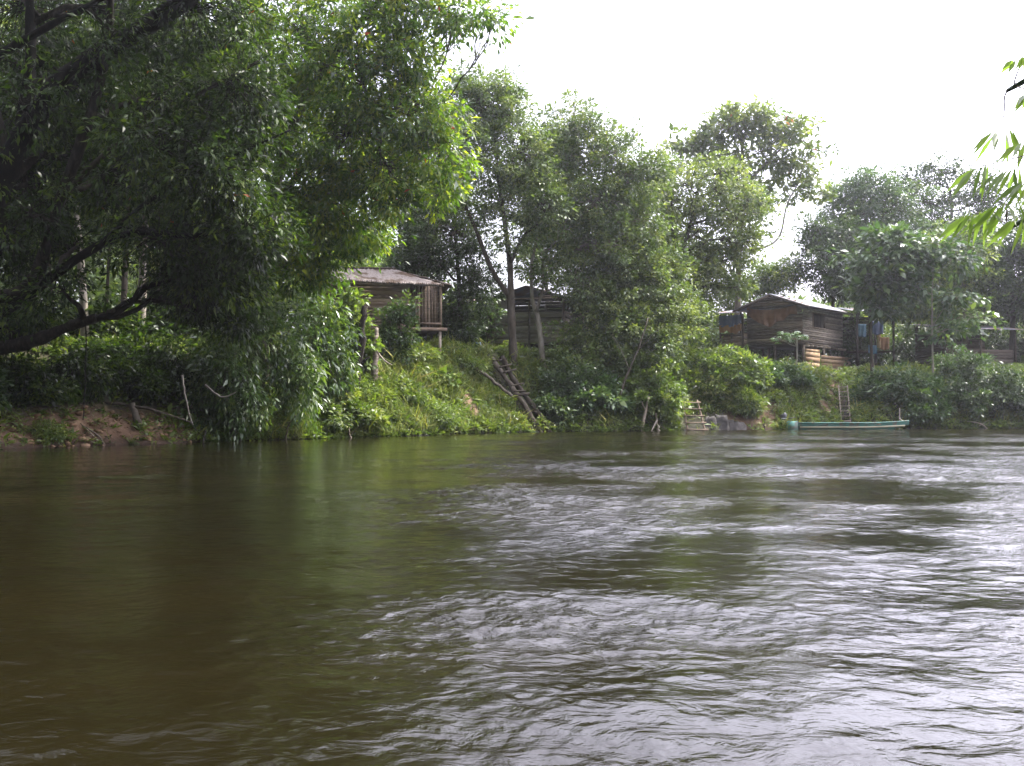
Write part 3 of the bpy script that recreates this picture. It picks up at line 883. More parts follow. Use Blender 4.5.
# --- right hand trees
b = ground(680, 62)
grow('broadleaf_tree', 'airy tree with thin dark trunk left of the gabled house', 'tree', b,
     [([b - [0, 0, .3], P(680, 300, 62), P(681, 260, 62), P(690, 225, 62), P(700, 180, 62)], .24, .06), ([P(681, 265, 62), P(672, 225, 62), P(672, 185, 62)], .1, .04), ([P(690, 225, 62), P(718, 215, 62), P(735, 200, 62)], .1, .04)],
     [blob(690, 190, 62, 36, 31, 30), blob(672, 205, 62, 31, 36, 25), blob(715, 195, 62, 38, 36, 35), blob(738, 225, 62, 31, 36, 28), blob(700, 235, 62, 40, 28, 27), blob(728, 262, 62, 33, 26, 28),
      blob(668, 255, 62, 28, 26, 14), blob(738, 288, 61.5, 18, 10, 11), blob(700, 285, 61.5, 30, 22, 20), blob(697, 312, 61, 18, 14, 12), blob(745, 200, 62.5, 28, 28, 27), blob(725, 175, 62.5, 28, 24, 19), blob(746, 248, 62, 26, 28, 25), blob(690, 260, 63, 40, 36, 28), blob(655, 185, 62.5, 21, 28, 17)],
     dict(LF_FAR, nl=38), 'leaf_pale', 'bark', seed=91, shell=.3)


b = ground(738, 75)
grow('tall_tree', 'tallest sparse tree of large leaf rosettes rising behind the gabled house', 'tree', b,
     [([b - [0, 0, .3], P(738, 290, 75), P(740, 240, 75), P(744, 190, 75), P(742, 140, 75)], .3, .08), ([P(740, 250, 75), P(765, 247, 75), P(780, 235, 75), P(787, 205, 75), P(800, 180, 75)], .11, .05),
      ([P(756, 200, 75), P(720, 170, 75), P(700, 150, 75)], .13, .05), ([P(750, 180, 75), P(780, 150, 75), P(805, 140, 75)], .13, .05)],
     [blob(745, 125, 75, 34, 16, 36), blob(785, 128, 75, 32, 16, 35), blob(710, 145, 75, 30, 18, 28), blob(805, 160, 75, 24, 22, 26), blob(760, 155, 75, 36, 24, 36), blob(728, 170, 75, 28, 22, 23),
      blob(815, 190, 75, 18, 16, 14), blob(785, 190, 75, 26, 18, 15), blob(750, 195, 75, 28, 18, 21), blob(695, 148, 74, 26, 18, 23), blob(722, 128, 74, 28, 18, 26), blob(762, 118, 75, 32, 14, 28), blob(676, 162, 74, 18, 14, 12), blob(758, 215, 75, 20, 18, 11), blob(735, 200, 75, 30, 26, 23), blob(775, 165, 75, 24, 20, 18)],
     dict(LF_ROS, nl=17, cr=.5, L=.44, W=.2), 'leaf_pale', 'bark_pale', seed=92, shell=.3, extra=16)
for k, (lab, px, Y, spx, blobs, lf, mt, bk) in enumerate([
    ('low round tree with yellow green top peeping over the gabled house roof', 778, 78, 778, [(765, 282, 26, 16, 40), (790, 272, 24, 18, 40), (745, 292, 22, 14, 28)], LF_FAR, 'leaf_bright', 'bark'),
    ('dark round tree right behind the gabled house roof', 830, 77, 830, [(830, 265, 30, 30, 70), (815, 235, 24, 22, 40), (850, 240, 26, 28, 50), (845, 285, 28, 20, 40)], LF_FAR, 'leaf_dark', 'bark'),
    ('wide rounded tree standing tallest in the right hand wood', 872, 80, 872, [(870, 190, 32, 28, 80), (845, 212, 28, 28, 70), (895, 215, 36, 32, 90), (870, 245, 40, 28, 80), (828, 238, 20, 18, 30), (910, 250, 34, 30, 70), (850, 280, 40, 26, 60)], LF_FAR, 'leaf_blue', 'bark'),
    ('airy tree with lacy crown against the sky behind the right hand wood', 945, 82, 945, [(905, 182, 26, 18, 28), (940, 172, 30, 16, 34), (975, 185, 28, 20, 30), (955, 205, 36, 18, 34), (1000, 205, 30, 24, 40), (920, 205, 30, 24, 44), (950, 225, 40, 22, 60), (990, 225, 34, 22, 50), (930, 250, 40, 26, 60)], dict(LF_FAR, nl=30), 'leaf_dark', 'bark'),
    ('dark tree filling the right picture edge above the metal roofed shed', 1010, 70, 1010, [(1000, 255, 34, 30, 76), (1035, 245, 34, 34, 70), (985, 285, 30, 24, 60), (1020, 295, 34, 26, 66), (1050, 290, 30, 30, 50), (1000, 310, 30, 18, 40), (985, 265, 30, 26, 50)], LF_FAR, 'leaf_dark', 'bark'),
    ('mid green tree between the breadfruit tree and the right picture edge', 962, 68, 962, [(955, 250, 30, 26, 66), (975, 235, 24, 20, 40), (940, 275, 26, 22, 46), (968, 285, 28, 24, 50), (930, 300, 28, 24, 50), (900, 300, 28, 22, 44), (955, 310, 28, 18, 40)], LF_FAR, 'leaf_mid', 'bark'),
    ('tree standing just beyond the right picture edge', 1090, 70, 1090, [(1085, 230, 40, 40, 70), (1110, 280, 40, 34, 60), (1070, 300, 34, 30, 50)], LF_FAR, 'leaf_mid', 'bark')]):
    b = ground(px, Y)
    top = min(q[1] for q in blobs)
    g = np.random.default_rng(95 + k)
    mx, my = np.mean([q[0] for q in blobs]), np.mean([q[1] for q in blobs])
    grow('broadleaf_tree', lab, 'tree', b, [([b - [0, 0, .3], P(px + 3, (my + 350) / 2, Y), P(mx, my, Y), P(mx - 4, top + 12, Y)], .24, .06)],
         [blob(q[0], q[1], Y + g.normal() * .8, q[2], q[3], q[4]) for q in blobs], lf, mt, bk, 'trees of the right hand wood', 95 + k, shell=.25)

b = spot(868, 3.8)
grow('breadfruit_tree', 'breadfruit like tree with large drooping leaves over the open shed', 'tree', b,
     [([b - [0, 0, .3], P(872, 370, b[1]), P(870, 320, b[1]), P(872, 275, b[1]), P(880, 240, b[1])], .14, .05), ([P(870, 310, b[1]), P(890, 285, b[1]), P(905, 262, b[1])], .07, .03)],
     [blob(874, 260, b[1], 30, 20, 38), blob(900, 252, b[1], 28, 22, 36), blob(872, 290, b[1], 24, 18, 30), blob(890, 285, b[1], 30, 20, 36), blob(915, 272, b[1], 20, 20, 22), blob(885, 310, b[1] - .5, 18, 8, 8), blob(885, 237, b[1], 20, 12, 14)],
     LF_BIG, 'leaf_big', 'bark', seed=111, shell=.3)
b = spot(934, 2.4)
grow('sapling_tree', 'slim tree with thin pale straight trunk rising above the canoe bow bush', 'tree', b,
     [([b - [0, 0, .3], P(933, 370, b[1]), P(932, 320, b[1]), P(933, 270, b[1]), P(936, 235, b[1])], .075, .03), ([P(933, 325, b[1]), P(945, 308, b[1]), P(958, 300, b[1])], .03, .015)],
     [blob(935, 245, b[1], 22, 18, 22), blob(955, 260, b[1], 22, 16, 20), blob(920, 290, b[1], 20, 14, 14), blob(955, 300, b[1], 26, 14, 20), blob(968, 320, b[1] - .5, 26, 12, 16), blob(945, 332, b[1] - .5, 24, 10, 12)],
     dict(LF_BIG, L=.4, W=.19, nl=13), 'leaf_big', 'bark_pale', seed=112, shell=.3)

# papaya in front of the gabled house
b = spot(797, 5.2)


def palmate(lb, c, n, Lp, g, r0):
    for k in range(n):
        a = 2 * np.pi * k / n + g.normal() * .2
        d = np.array([math.cos(a), math.sin(a), g.uniform(-.1, .5)])
        tip = c + d * Lp * g.uniform(.8, 1.1)
        m = 9
        th = np.linspace(-2.4, 2.4, m)
        ax = np.stack([np.cos(th) * d[0] - np.sin(th) * d[1], np.cos(th) * d[1] + np.sin(th) * d[0], np.full(m, -.35)], 1)
        lb.leaves(np.repeat(tip[None], m, 0), ax, np.tile([0, 0, 1.], (m, 1)) + g.normal(size=(m, 3)) * .15, np.full(m, .34) * (1 - .1 * abs(th)), np.full(m, .12), np.clip(r0 + g.normal(0, .1, m), 0, 1))


def papaya():
    root = thing('papaya_plant', 'young papaya plant with palmate leaves before the gabled house facade', 'plant', b)
    g = np.random.default_rng(7)
    tb, lb = MB(), MB()
    top = P(797, 338, b[1])
    tb.tube(crook(b - [0, 0, .2], top, 8, .02, g), np.linspace(.07, .04, 8), 8)
    for q, (dx, dz) in enumerate([(0, 0), (-.9, -.15), (-.45, .15)]):
        c = top + np.array([dx, 0, dz])
        if q:
            tb.tube(crook(top - [0, 0, .5], c, 6, .03, g), np.linspace(.03, .02, 6), 6)
        palmate(lb, c, 13, .55, g, .5)
    tb.build('trunk', M['bark_pale'], root, b, True)
    lb.build('crown', M['leaf_big'], root, b)


papaya()


# --- slanting sapling and stumps on the bank
def log_thing(name, label, cat, pts, r0, r1, mat, side=(), group=None, seed=0):
    g = np.random.default_rng(seed)
    mb = MB()
    n = 12
    p = spline(pts, n)
    p[1:-1] += g.normal(size=(n - 2, 3)) * r0 * .25
    rad = np.linspace(r0, r1, n) * (1 + .1 * g.normal(size=n))
    mb.tube(p, rad, 8)
    for q in side:
        a = spline(q[0], 7)
        mb.tube(a, np.linspace(q[1], q[1] * .4, 7), 6)
    base = p[0]
    o = mb.build(name, M[mat], None, base, True)
    o.location = [float(c) for c in base]
    return tag(o, label, cat, group)


Yb = spot(612, .3)[1]
log_thing('leaning_sapling', 'thin dark leafless sapling leaning over the waterline at the thicket', 'tree', [P(606, 432, Yb), P(617, 404, Yb), P(628, 372, Yb), P(640, 346, Yb), P(648, 318, Yb + .3)], .075, .03, 'bark',
          [([P(629, 370, Yb), P(622, 352, Yb), P(612, 335, Yb)], .025), ([P(637, 352, Yb), P(652, 336, Yb), P(664, 325, Yb)], .025)], seed=1)
Yb = spot(644, .1)[1] - .5
log_thing('dead_stump', 'bare pale dead stump standing in the water, taller of the pair', 'stump', [P(642, 435, Yb), P(644, 420, Yb), P(646, 410, Yb), P(649, 397, Yb)], .09, .05, 'wood_pale', [([P(646, 411, Yb), P(643, 405, Yb), P(642, 402, Yb)], .04)], 'pale dead stumps in the shallows', 2)
log_thing('dead_stump', 'bare pale dead stump in the water, shorter of the pair with a forked foot', 'stump', [P(660, 434, Yb + .3), P(657, 424, Yb + .3), P(656, 413, Yb + .3)], .08, .05, 'wood_pale', [([P(657, 420, Yb), P(652, 430, Yb - .1), P(650, 434, Yb - .1)], .04)], 'pale dead stumps in the shallows', 3)
b = spot(356, 2.6)
log_thing('dead_stump', 'tall dark dead tree stump on the sunlit slope before the thatched hut', 'stump', [b - [0, 0, .3], P(357, 375, b[1]), P(360, 345, b[1]), P(363, 320, b[1]), P(365, 306, b[1])], .2, .12, 'bark_dark', [([P(358, 368, b[1]), P(365, 360, b[1]), P(370, 357, b[1])], .1)], None, 4)
b = spot(374, 3.4)
log_thing('dead_stump', 'broken grey stump with splayed foot right of the dark stump', 'stump', [b - [0, 0, .3], P(375, 345, b[1]), P(377, 328, b[1])], .2, .07, 'wood_grey', [([P(376, 350, b[1]), P(384, 360, b[1]), P(392, 365, b[1])], .05)], None, 5)
Yw = at_water(500, 432)[1] - .2
log_thing('driftwood_log', 'pale curved driftwood log lying along the waterline by the log stairway', 'log', [P(470, 424.5, Yw + .6), P(490, 427, Yw), P(508, 430, Yw), P(524, 431.5, Yw)], .09, .05, 'wood_pale', [([P(508, 430, Yw), P(512, 427.5, Yw), P(520, 428, Yw)], .04)], None, 6)
b1, b2 = spot(478, 3.2), spot(506, 1.8)
log_thing('fallen_branch', 'grey fallen branch lying down the slope left of the log stairway', 'branch', [P(475, 368, b1[1] + .5), P(490, 378, b1[1]), P(512, 396, b2[1])], .10, .07, 'bark', [], None, 7)
log_thing('fallen_branch', 'thin dead branch slanting over the bare earth bank under trees', 'branch', [P(88, 401, 36.2), P(125, 405, 36), P(160, 412, 36), P(192, 423, 37)], .06, .03, 'bark', [], None, 8)
b = spot(133, 1.0)
log_thing('dead_stump', 'short brown stump leaning out of bare earth bank under trees', 'stump', [P(141, 440, b[1] - .4), P(138, 425, b[1] - .2), P(132, 403, b[1])], .16, .1, 'bark', [], None, 9)
log_thing('hanging_vine', 'thin dark vine hanging straight down from the leaning tree limb', 'vine', [P(86, 318, 31.9), P(86, 350, 31.9), P(85, 390, 31.9), P(83, 420, 31.9)], .022, .018, 'bark_dark', [], None, 10)
for k, (pts, lab) in enumerate([([P(182, 375, 36), P(186, 400, 36), P(193, 425, 36.4)], 'left curved bare root dangling above water by the drooping shrub'),
                                ([P(205, 385, 37), P(222, 397, 37), P(236, 392, 37)], 'twisted bare branch poking out of the drooping shrub')]):
    log_thing('bare_branch', lab, 'branch', pts, .04, .02, 'bark_pale', [], None, 11 + k)


SN = [(28, 'first snag from the left edge under bare bank'), (108, 'thin snag under the broken brown stump'), (205, 'snag trailing under the drooping long leaved shrub'), (285, 'forked snag in shade just right of the drooping shrub'),
      (352, 'low snag below the tall dark stump'), (572, 'snag right of the log stairway foot'), (590, 'slanting snag under the dark broad leaved thicket'), (672, 'snag just left of the crude ladder'), (765, 'root snag under earth bank left of the canoe stern'), (945, 'snag under the yellow tinged bush'), (990, 'snag under the large dark bush at right')]
for k, (px, lab) in enumerate(SN):
    g = np.random.default_rng(900 + k)
    p = spot(px, g.uniform(-.5, .2))
    p[2] = -.15
    d = np.array([g.normal() * .9, -.3 + g.normal() * .3, .5 + .4 * g.random()])
    e = p + d * g.uniform(.7, 1.3)
    log_thing('snag', 'dead ' + lab, 'branch', [p, (p + e) / 2 + g.normal(size=3) * .1, e], .045, .014, ['bark', 'wood_grey', 'bark_dark'][k % 3],
              [([(p + e) / 2, (p + e) / 2 + np.array([g.normal() * .4, -.1, .35])], .02)], 'snags along the waterline', 60 + k)


# --- log stairway
def stairway():
    top, bot = spot(496, 5.0), spot(546, -.2)
    a0, a1 = P(493, 358, top[1]), P(541, 434, bot[1])
    b0, b1 = P(502, 357, top[1] + .2), P(551, 434, bot[1])
    base = a1
    root = thing('log_stairway', 'steep stairway of two dark logs with rungs running down to the water', 'stairway', base)
    g = np.random.default_rng(3)
    for (p, q) in ((a0, a1), (b0, b1)):
        mb = MB()
        mb.tube(crook(p, q, 12, .012, g), np.full(12, .15) * (1 + .12 * g.normal(size=12)), 8)
        mb.build('log_rail', M['bark'], root, base, True)
    for t in np.sort(g.uniform(.05, .95, 8)):
        mb = MB()
        p, q = a0 + (a1 - a0) * t, b0 + (b1 - b0) * t
        d = (q - p) / np.linalg.norm(q - p)
        mb.tube(crook(p - d * g.uniform(.02, .2) + [0, -.05, .13], q + d * g.uniform(.02, .2) + [0, -.05, .13 + g.normal() * .05], 5, .03, g), np.full(5, .045), 8)
        mb.build('rung', M['bark'], root, base, True)


stairway()


def ladder(name, label, a0, a1, b0, b1, n, rr, mat, rmat):
    base = (np.array(a1) + np.array(b1)) / 2
    root = thing(name, label, 'ladder', base)
    g = np.random.default_rng(5)
    for (p, q) in ((a0, a1), (b0, b1)):
        mb = MB()
        mb.tube(crook(p, q, 6, .012, g), np.full(6, rr), 8)
        mb.build('rail', M[mat], root, base, True)
    for t in np.linspace(.1, .92, n):
        mb = MB()
        p, q = a0 + (a1 - a0) * t, b0 + (b1 - b0) * t
        d = (q - p) / np.linalg.norm(q - p)
        o = np.array([0, -rr, rr])
        mb.tube(crook(p - d * .15 + o, q + d * .15 + o, 5, .01, g), np.full(5, rr * .7), 8)
        mb.build('rung', M[rmat], root, base, True)


y0 = spot(690, -.1)[1]
ladder('crude_ladder', 'crude weathered pole ladder leaning on the bank at the waterline', P(682, 400, y0 + .45), P(688, 433, y0 - .3), P(697, 400, y0 + .45), P(706, 433, y0 - .3), 5, .05, 'wood_brown', 'wood_brown')

# board steps behind the canoe
y0 = spot(848, .3)[1]
sa, sb = P(843, 386, y0 + 2.6), P(846, 424, y0)
root = thing('board_steps', 'narrow grey board steps climbing the bank behind the canoe', 'steps', sb)
for dx in (-.26, .26):
    mb = MB()
    mb.beam(sa + [dx, 0, 0], sb + [dx, 0, 0], .05, .16)
    mb.build('stringer', M['wood_grey'], root, sb)
for t in np.linspace(.05, .95, 8):
    mb = MB()
    p = sa + (sb - sa) * t
    mb.box(p + [0, -.06, .06], (1, 0, 0), (0, 1, 0), (0, 0, 1), (.47, .24, .04))
    mb.build('tread', M['wood_grey'], root, sb)

# slabs at the foot of the bank beside the crude ladder
for k, (px, w, h, lab) in enumerate([(711, .34, .9, 'dark grey upright slab nearest the crude ladder at the waterline'), (722, .42, 1.0, 'widest grey slab of the row at the foot of bank'), (732, .3, .7, 'grey slab in the row beside the exposed roots, third from ladder'), (741, .32, .6, 'low dark slab farthest from the crude ladder, by bare earth')]):
    p = spot(px, -.1)
    mb = MB()
    g = np.random.default_rng(k)
    nu, nv = 7, 7
    U, V = np.meshgrid(np.linspace(-1, 1, nu), np.linspace(0, 1, nv), indexing='ij')
    G = np.stack([U * w * (1 - .25 * V ** 2) + g.normal(size=U.shape) * .03, -.1 + .35 * V + g.normal(size=U.shape) * .03, -.25 + V * h + g.normal(size=U.shape) * .03], -1)
    mb.grid(G, (0.02, .16, .05))
    o = mb.build('stone_slab', M['rock'])
    o.location = [float(p[0]), float(p[1]), .02]
    tag(o, lab, 'stone', 'slabs at the foot of the bank')

# ------------------------------------------------------------------ houses
UP = np.array([0, 0, 1.])


def planks_h(mb, p0, p1, z0, z1, pw, th, g, gap=.012, drop=0.0):
    p0, p1 = np.array([*p0[:2], 0.]), np.array([*p1[:2], 0.])
    d = p1 - p0
    l = np.linalg.norm(d)
    d /= l
    n = np.cross(d, UP)
    z = z0
    while z < z1 - .03:
        h = min(pw * g.uniform(.85, 1.15), z1 - z)
        if g.random() >= drop:
            tilt = g.normal() * .006
            a = d + UP * tilt
            a /= np.linalg.norm(a)
            e0 = g.uniform(-.04, .04)
            e1 = g.uniform(-.04, .04)
            c = (p0 - d * e0 + p1 + d * e1) / 2 + UP * (z + h / 2) + n * g.uniform(-.012, .012)
            mb.box(c, a, n, np.cross(n, -a) if False else np.cross(a, n) * -1 if np.cross(a, n)[2] < 0 else np.cross(a, n), (l + e0 + e1, th, h - gap), g.random())
        z += h


def planks_v(mb, p0, p1, z0, z1, pw, th, g, gap=.01):
    p0, p1 = np.array([*p0[:2], 0.]), np.array([*p1[:2], 0.])
    d = p1 - p0
    l = np.linalg.norm(d)
    d /= l
    n = np.cross(d, UP)
    x = 0
    while x < l - .02:
        w = min(pw * g.uniform(.85, 1.15), l - x)
        c = p0 + d * (x + w / 2) + UP * ((z0 + z1) / 2 + g.uniform(-.02, .02)) + n * g.uniform(-.01, .01)
        mb.box(c, d, n, UP, (w - gap, th, z1 - z0 + g.uniform(-.05, .03)), g.random())
        x += w


def sheet(mb, c00, c10, c11, c01, nu, nv, amp, waves, th, g, sagn=.0, rough=0.0):
    """roof sheet; corrugation runs from c00-c10 edge (u across) down to c01-c11"""
    c00, c10, c11, c01 = map(lambda q: np.array(q, float), (c00, c10, c11, c01))
    u = np.linspace(0, 1, nu)[:, None, None]
    v = np.linspace(0, 1, nv)[None, :, None]
    G = (c00 * (1 - u) + c10 * u) * (1 - v) + (c01 * (1 - u) + c11 * u) * v
    n = np.cross(c10 - c00, c01 - c00)
    n /= np.linalg.norm(n)
    if n[2] < 0:
        n = -n
    G = G + n * (amp * np.sin(u * waves * 2 * np.pi)) - UP * sagn * np.sin(np.pi * u) + UP * rough * g.normal(size=(nu, nv, 1))
    mb.grid(G, -n * th)


def post(root, base, p0, p1, w, mat, name='post'):
    mb = MB()
    mb.beam(p0, p1, w, w * 1.1)
    return mb.build(name, M[mat], root, base)


def house_left():
    g = np.random.default_rng(40)
    Y0 = 51.0
    A, B = P(322, 327, Y0 - .6), P(440, 329, Y0 + .5)   # front floor corners
    A[2] = B[2] = fl = P(430, 328, 51.3)[2]
    d = (B - A)
    d[2] = 0
    W = np.linalg.norm(d)
    d /= W
    n = np.cross(d, UP)           # towards the river
    back = -n
    D = 3.6
    base = (A + B) / 2
    base[2] = float(H(np.array([base[0]]), np.array([base[1]]))[0])
    root = thing('stilt_hut', 'weathered plank hut on stilts with sagging brown thatched roof', 'house', base)
    ev = fl + 2.25
    k = .74
    Cn = A + d * W * k
    mb = MB()
    planks_h(mb, A, Cn, fl, ev, .19, .03, g, drop=.02)
    mb.build('front_wall', M['wood_brown'], root, base)
    mb = MB()
    planks_v(mb, Cn + d * .05, B - d * .12, fl + .05, ev, .16, .03, g)
    o = mb.build('door', M['wood_brown'], root, base)
    o['label'] = 'lit vertical board door at the right end'
    mb = MB()
    hp = Cn + d * .95 + n * .04 + UP * 1.0
    mb.box(hp, d, n, UP, (.1, .05, .03))
    mb.build('handle', M['motor_dark'], o)
    for q in mb.v:
        pass
    ob = bpy.data.objects['handle']
    ob.location = [float(-c) for c in base]
    for (a, c, nm) in ((B, B + back * D, 'side_wall'), (A, A + back * D, 'side_wall'), (A + back * D, B + back * D, 'back_wall')):
        mb = MB()
        planks_h(mb, a, c, fl, ev, .2, .03, g)
        mb.build(nm, M['wood_brown'], root, base)
    mb = MB()
    mb.box((A + B) / 2 + back * D / 2 - UP * .08, d, n, UP, (W + .1, D + .1, .12))
    mb.build('floor_deck', M['wood_dark'], root, base)
    mb = MB()
    mb.beam(A - d * .1 + n * .14 - UP * .06, B + d * .35 + n * .14 - UP * .06, .1, .16)
    mb.build('floor_beam', M['wood_brown'], root, base)
    mb = MB()
    mb.beam(Cn + d * .1 + n * .17 + UP * .22, B + d * .02 + n * .17 + UP * .22, .08, .1)
    mb.build('door_sill', M['wood_brown'], root, base)
    for t in (0.02, .36, .76, 1.0):
        q = A + d * W * t
        gz = base[2] - .4
        post(root, base, [q[0], q[1], gz], [q[0], q[1], fl - .14], .13, 'wood_grey', 'stilt')
        q = q + back * D
        post(root, base, [q[0], q[1], gz], [q[0], q[1], fl - .14], .13, 'wood_dark', 'stilt')
    q = B + n * .1 + d * .02
    post(root, base, [q[0], q[1], fl + .02], [q[0], q[1], ev + .1], .12, 'wood_brown', 'corner_post')
    # roof: ridge parallel to the front wall, hipped right end
    o1 = .75
    Ef0 = A - d * .6 + n * o1 + UP * (ev - fl + .12)
    Ef1 = B + d * .1 + n * o1 + UP * (ev - fl - .12)
    Eb0 = A - d * .6 + back * (D + o1) + UP * (ev - fl + .12)
    Eb1 = B + d * .1 + back * (D + o1) + UP * (ev - fl - .02)
    R0 = A - d * .4 + back * D * .45 + UP * (ev - fl + .98)
    R1 = A + d * W * .62 + back * D * .45 + UP * (ev - fl + .92)
    tip = B + d * .62 + back * D * .2 + UP * (ev - fl - .02)
    mb = MB()
    sheet(mb, R0, R1, Ef1, Ef0, 40, 12, .02, 17, .09, g, .05, .018)
    sheet(mb, R0, R1, Eb1, Eb0, 30, 8, .02, 17, .09, g, .03, .015)
    sheet(mb, R1 + UP * .01, R1 + back * .1, Eb1 + d * .5, Ef1 + d * .42 + UP * .02, 24, 10, .015, 9, .08, g, .0, .015)
    # loose ragged strips along the eave and ridge
    for t in np.linspace(.01, .99, 60):
        p = Ef0 + (Ef1 - Ef0) * t - UP * .05 * math.sin(math.pi * t)
        a = (Ef0 - R0) / np.linalg.norm(Ef0 - R0)
        mb.box(p + a * g.uniform(-.1, .12) + UP * .02, a, d, np.cross(a, d), (g.uniform(.2, .45), .06, .015))
    mb.build('roof', M['thatch'], root, base, True)
    mb = MB()
    mb.tube([R0 - d * .1, (R0 + R1) / 2 - UP * .04, R1 + d * .1], [.09, .08, .08], 8)
    mb.build('ridge_pole', M['wood_dark'], root, base, True)


house_left()
# free-standing post before the hut
b = spot(411, 6.2)
o_ = MB()
o_.beam([0, 0, -.3], [0, 0, 1.5], .13, .13)
o_ = o_.build('wooden_post', M['wood_grey'])
o_.location = [float(c) for c in ground(411, 49.3)]
tag(o_, 'square wooden post standing free before the thatched hut door', 'post')


def house_mid():
    g = np.random.default_rng(41)
    A, B = P(494, 345, 61), P(566, 345, 59.8)
    fl = P(520, 343, 60.4)[2]
    A[2] = B[2] = fl
    d = B - A
    W = np.linalg.norm(d)
    d /= W
    n = np.cross(d, UP)
    back = -n
    D = 4
    base = (A + B) / 2
    base[2] = float(H(np.array([base[0]]), np.array([base[1]]))[0])
    root = thing('stilt_house', 'small house of wide grey planks half hidden behind the forked trunk', 'house', base)
    wt = fl + 1.85
    ev = fl + 2.35
    mb = MB()
    planks_h(mb, A, B, fl, wt, .24, .035, g)
    mb.build('front_wall', M['wood_silver'], root, base)
    mb = MB()
    planks_h(mb, B, B + back * D, fl, wt, .24, .035, g)
    mb.build('side_wall', M['wood_grey'], root, base)
    mb = MB()
    planks_h(mb, A, A + back * D, fl, wt, .24, .035, g)
    mb.build('side_wall', M['wood_brown'], root, base)
    mb = MB()
    planks_h(mb, A + back * D, B + back * D, fl, ev + .3, .24, .035, g)
    z = ev + .3
    while z < ev + .9:
        mb.box((A + B) / 2 + back * D + UP * (z - fl + .1), d, n, UP, (max(.3, W * (1 - (z - ev - .3) / .75)), .035, .19), g.random())
        z += .2
    mb.build('back_wall', M['wood_dark'], root, base)
    mb = MB()
    mb.box((A + B) / 2 + back * D / 2 - UP * .08, d, n, UP, (W, D, .12))
    mb.build('floor_deck', M['wood_dark'], root, base)
    for t in (0, .5, .97):
        for bk in (0, D):
            q = A + d * W * t + back * bk + n * .08
            post(root, base, [q[0], q[1], base[2] - .4], [q[0], q[1], ev + .25], .13, 'wood_grey')
    q = B - d * .45 + n * .25
    rz = ev + .25
    pk = rz + .75
    o1 = .6
    C = (A + B) / 2
    for sgn in (-1, 1):
        e = C + d * sgn * (W / 2 + o1)
        mb = MB()
        f0, f1 = C + n * .8, C + back * (D + .6)
        f0 = np.array([f0[0], f0[1], pk])
        f1 = np.array([f1[0], f1[1], pk])
        g0, g1 = e + n * .8, e + back * (D + .6)
        g0 = np.array([g0[0], g0[1], rz - .1])
        g1 = np.array([g1[0], g1[1], rz - .1])
        sheet(mb, f0 + d * sgn * .02, f1 + d * sgn * .02, g1, g0, 60, 4, .018, 20, .012, g)
        mb.build('roof_sheet', M['zinc'], root, base, True)
    mb = MB()
    mb.beam(np.array([*(A + n * .7)[:2], rz - .06]), np.array([*(B + n * .7)[:2], rz - .06]), .08, .12)
    mb.build('eave_beam', M['wood_dark'], root, base)


house_mid()

# lean-to on its left, pale plank hut behind the bushy tree
def simple_hut(name, label, A, B, fl, wt, rz, D, wall, roof, seed, front_open=False, stilt='wood_dark', slope=.5, orient='h', pw=.22):
    g = np.random.default_rng(seed)
    A, B = np.array(A), np.array(B)
    A[2] = B[2] = fl
    d = B - A
    W = np.linalg.norm(d)
    d /= W
    n = np.cross(d, UP)
    back = -n
    base = (A + B) / 2
    base[2] = float(H(np.array([base[0]]), np.array([base[1]]))[0])
    root = thing(name, label, 'house' if not front_open else 'shed', base)
    if not front_open:
        mb = MB()
        (planks_h if orient == 'h' else planks_v)(mb, A, B, fl, wt, pw, .03, g)
        mb.build('front_wall', M[wall], root, base)
        for q in (A, B):
            mb = MB()
            planks_h(mb, q, q + back * D, fl, wt, pw, .03, g)
            mb.build('side_wall', M[wall], root, base)
    mb = MB()
    planks_h(mb, A + back * D, B + back * D, fl, rz - .1, pw, .03, g)
    mb.build('back_wall', M['wood_dark'], root, base)
    mb = MB()
    mb.box((A + B) / 2 + back * D / 2 - UP * .07, d, n, UP, (W, D, .1))
    mb.build('floor_deck', M[stilt], root, base)
    for t in (.02, .5, .98):
        for bk in (-.08, D + .08):
            q = A + d * W * t + back * bk
            post(root, base, [q[0], q[1], base[2] - .4], [q[0], q[1], rz - .05 + (slope if bk > 0 else 0)], .11, stilt)
    mb = MB()
    r0, r1 = A - d * .4 + n * .6, B + d * .4 + n * .6
    r2, r3 = B + d * .4 + back * (D + .4), A - d * .4 + back * (D + .4)
    for q, zz in ((r0, rz), (r1, rz), (r2, rz + slope + .1), (r3, rz + slope + .1)):
        q[2] = zz
    sheet(mb, r0, r1, r2, r3, max(30, int(W * 12)), 4, .018, int(W * 4), .015, g)
    mb.build('roof', M[roof], root, base, True)
    return root, d, n, W


g0 = P(476, 330, 62)[2]
simple_hut('lean_to', 'dark open lean to at the left side of plank walled house', P(472, 340, 62), P(491, 340, 61.8), g0 - .6, g0 + .8, P(480, 302, 62)[2], 3, 'wood_dark', 'zinc', 42, True)
simple_hut('plank_hut', 'small pale sunlit plank hut behind bushy tree right of plank walled house', P(588, 334, 60.5), P(622, 334, 61), P(600, 334, 60)[2], P(600, 310, 60)[2], P(600, 304, 60)[2], 3, 'wood_pale', 'zinc', 43, pw=.2)


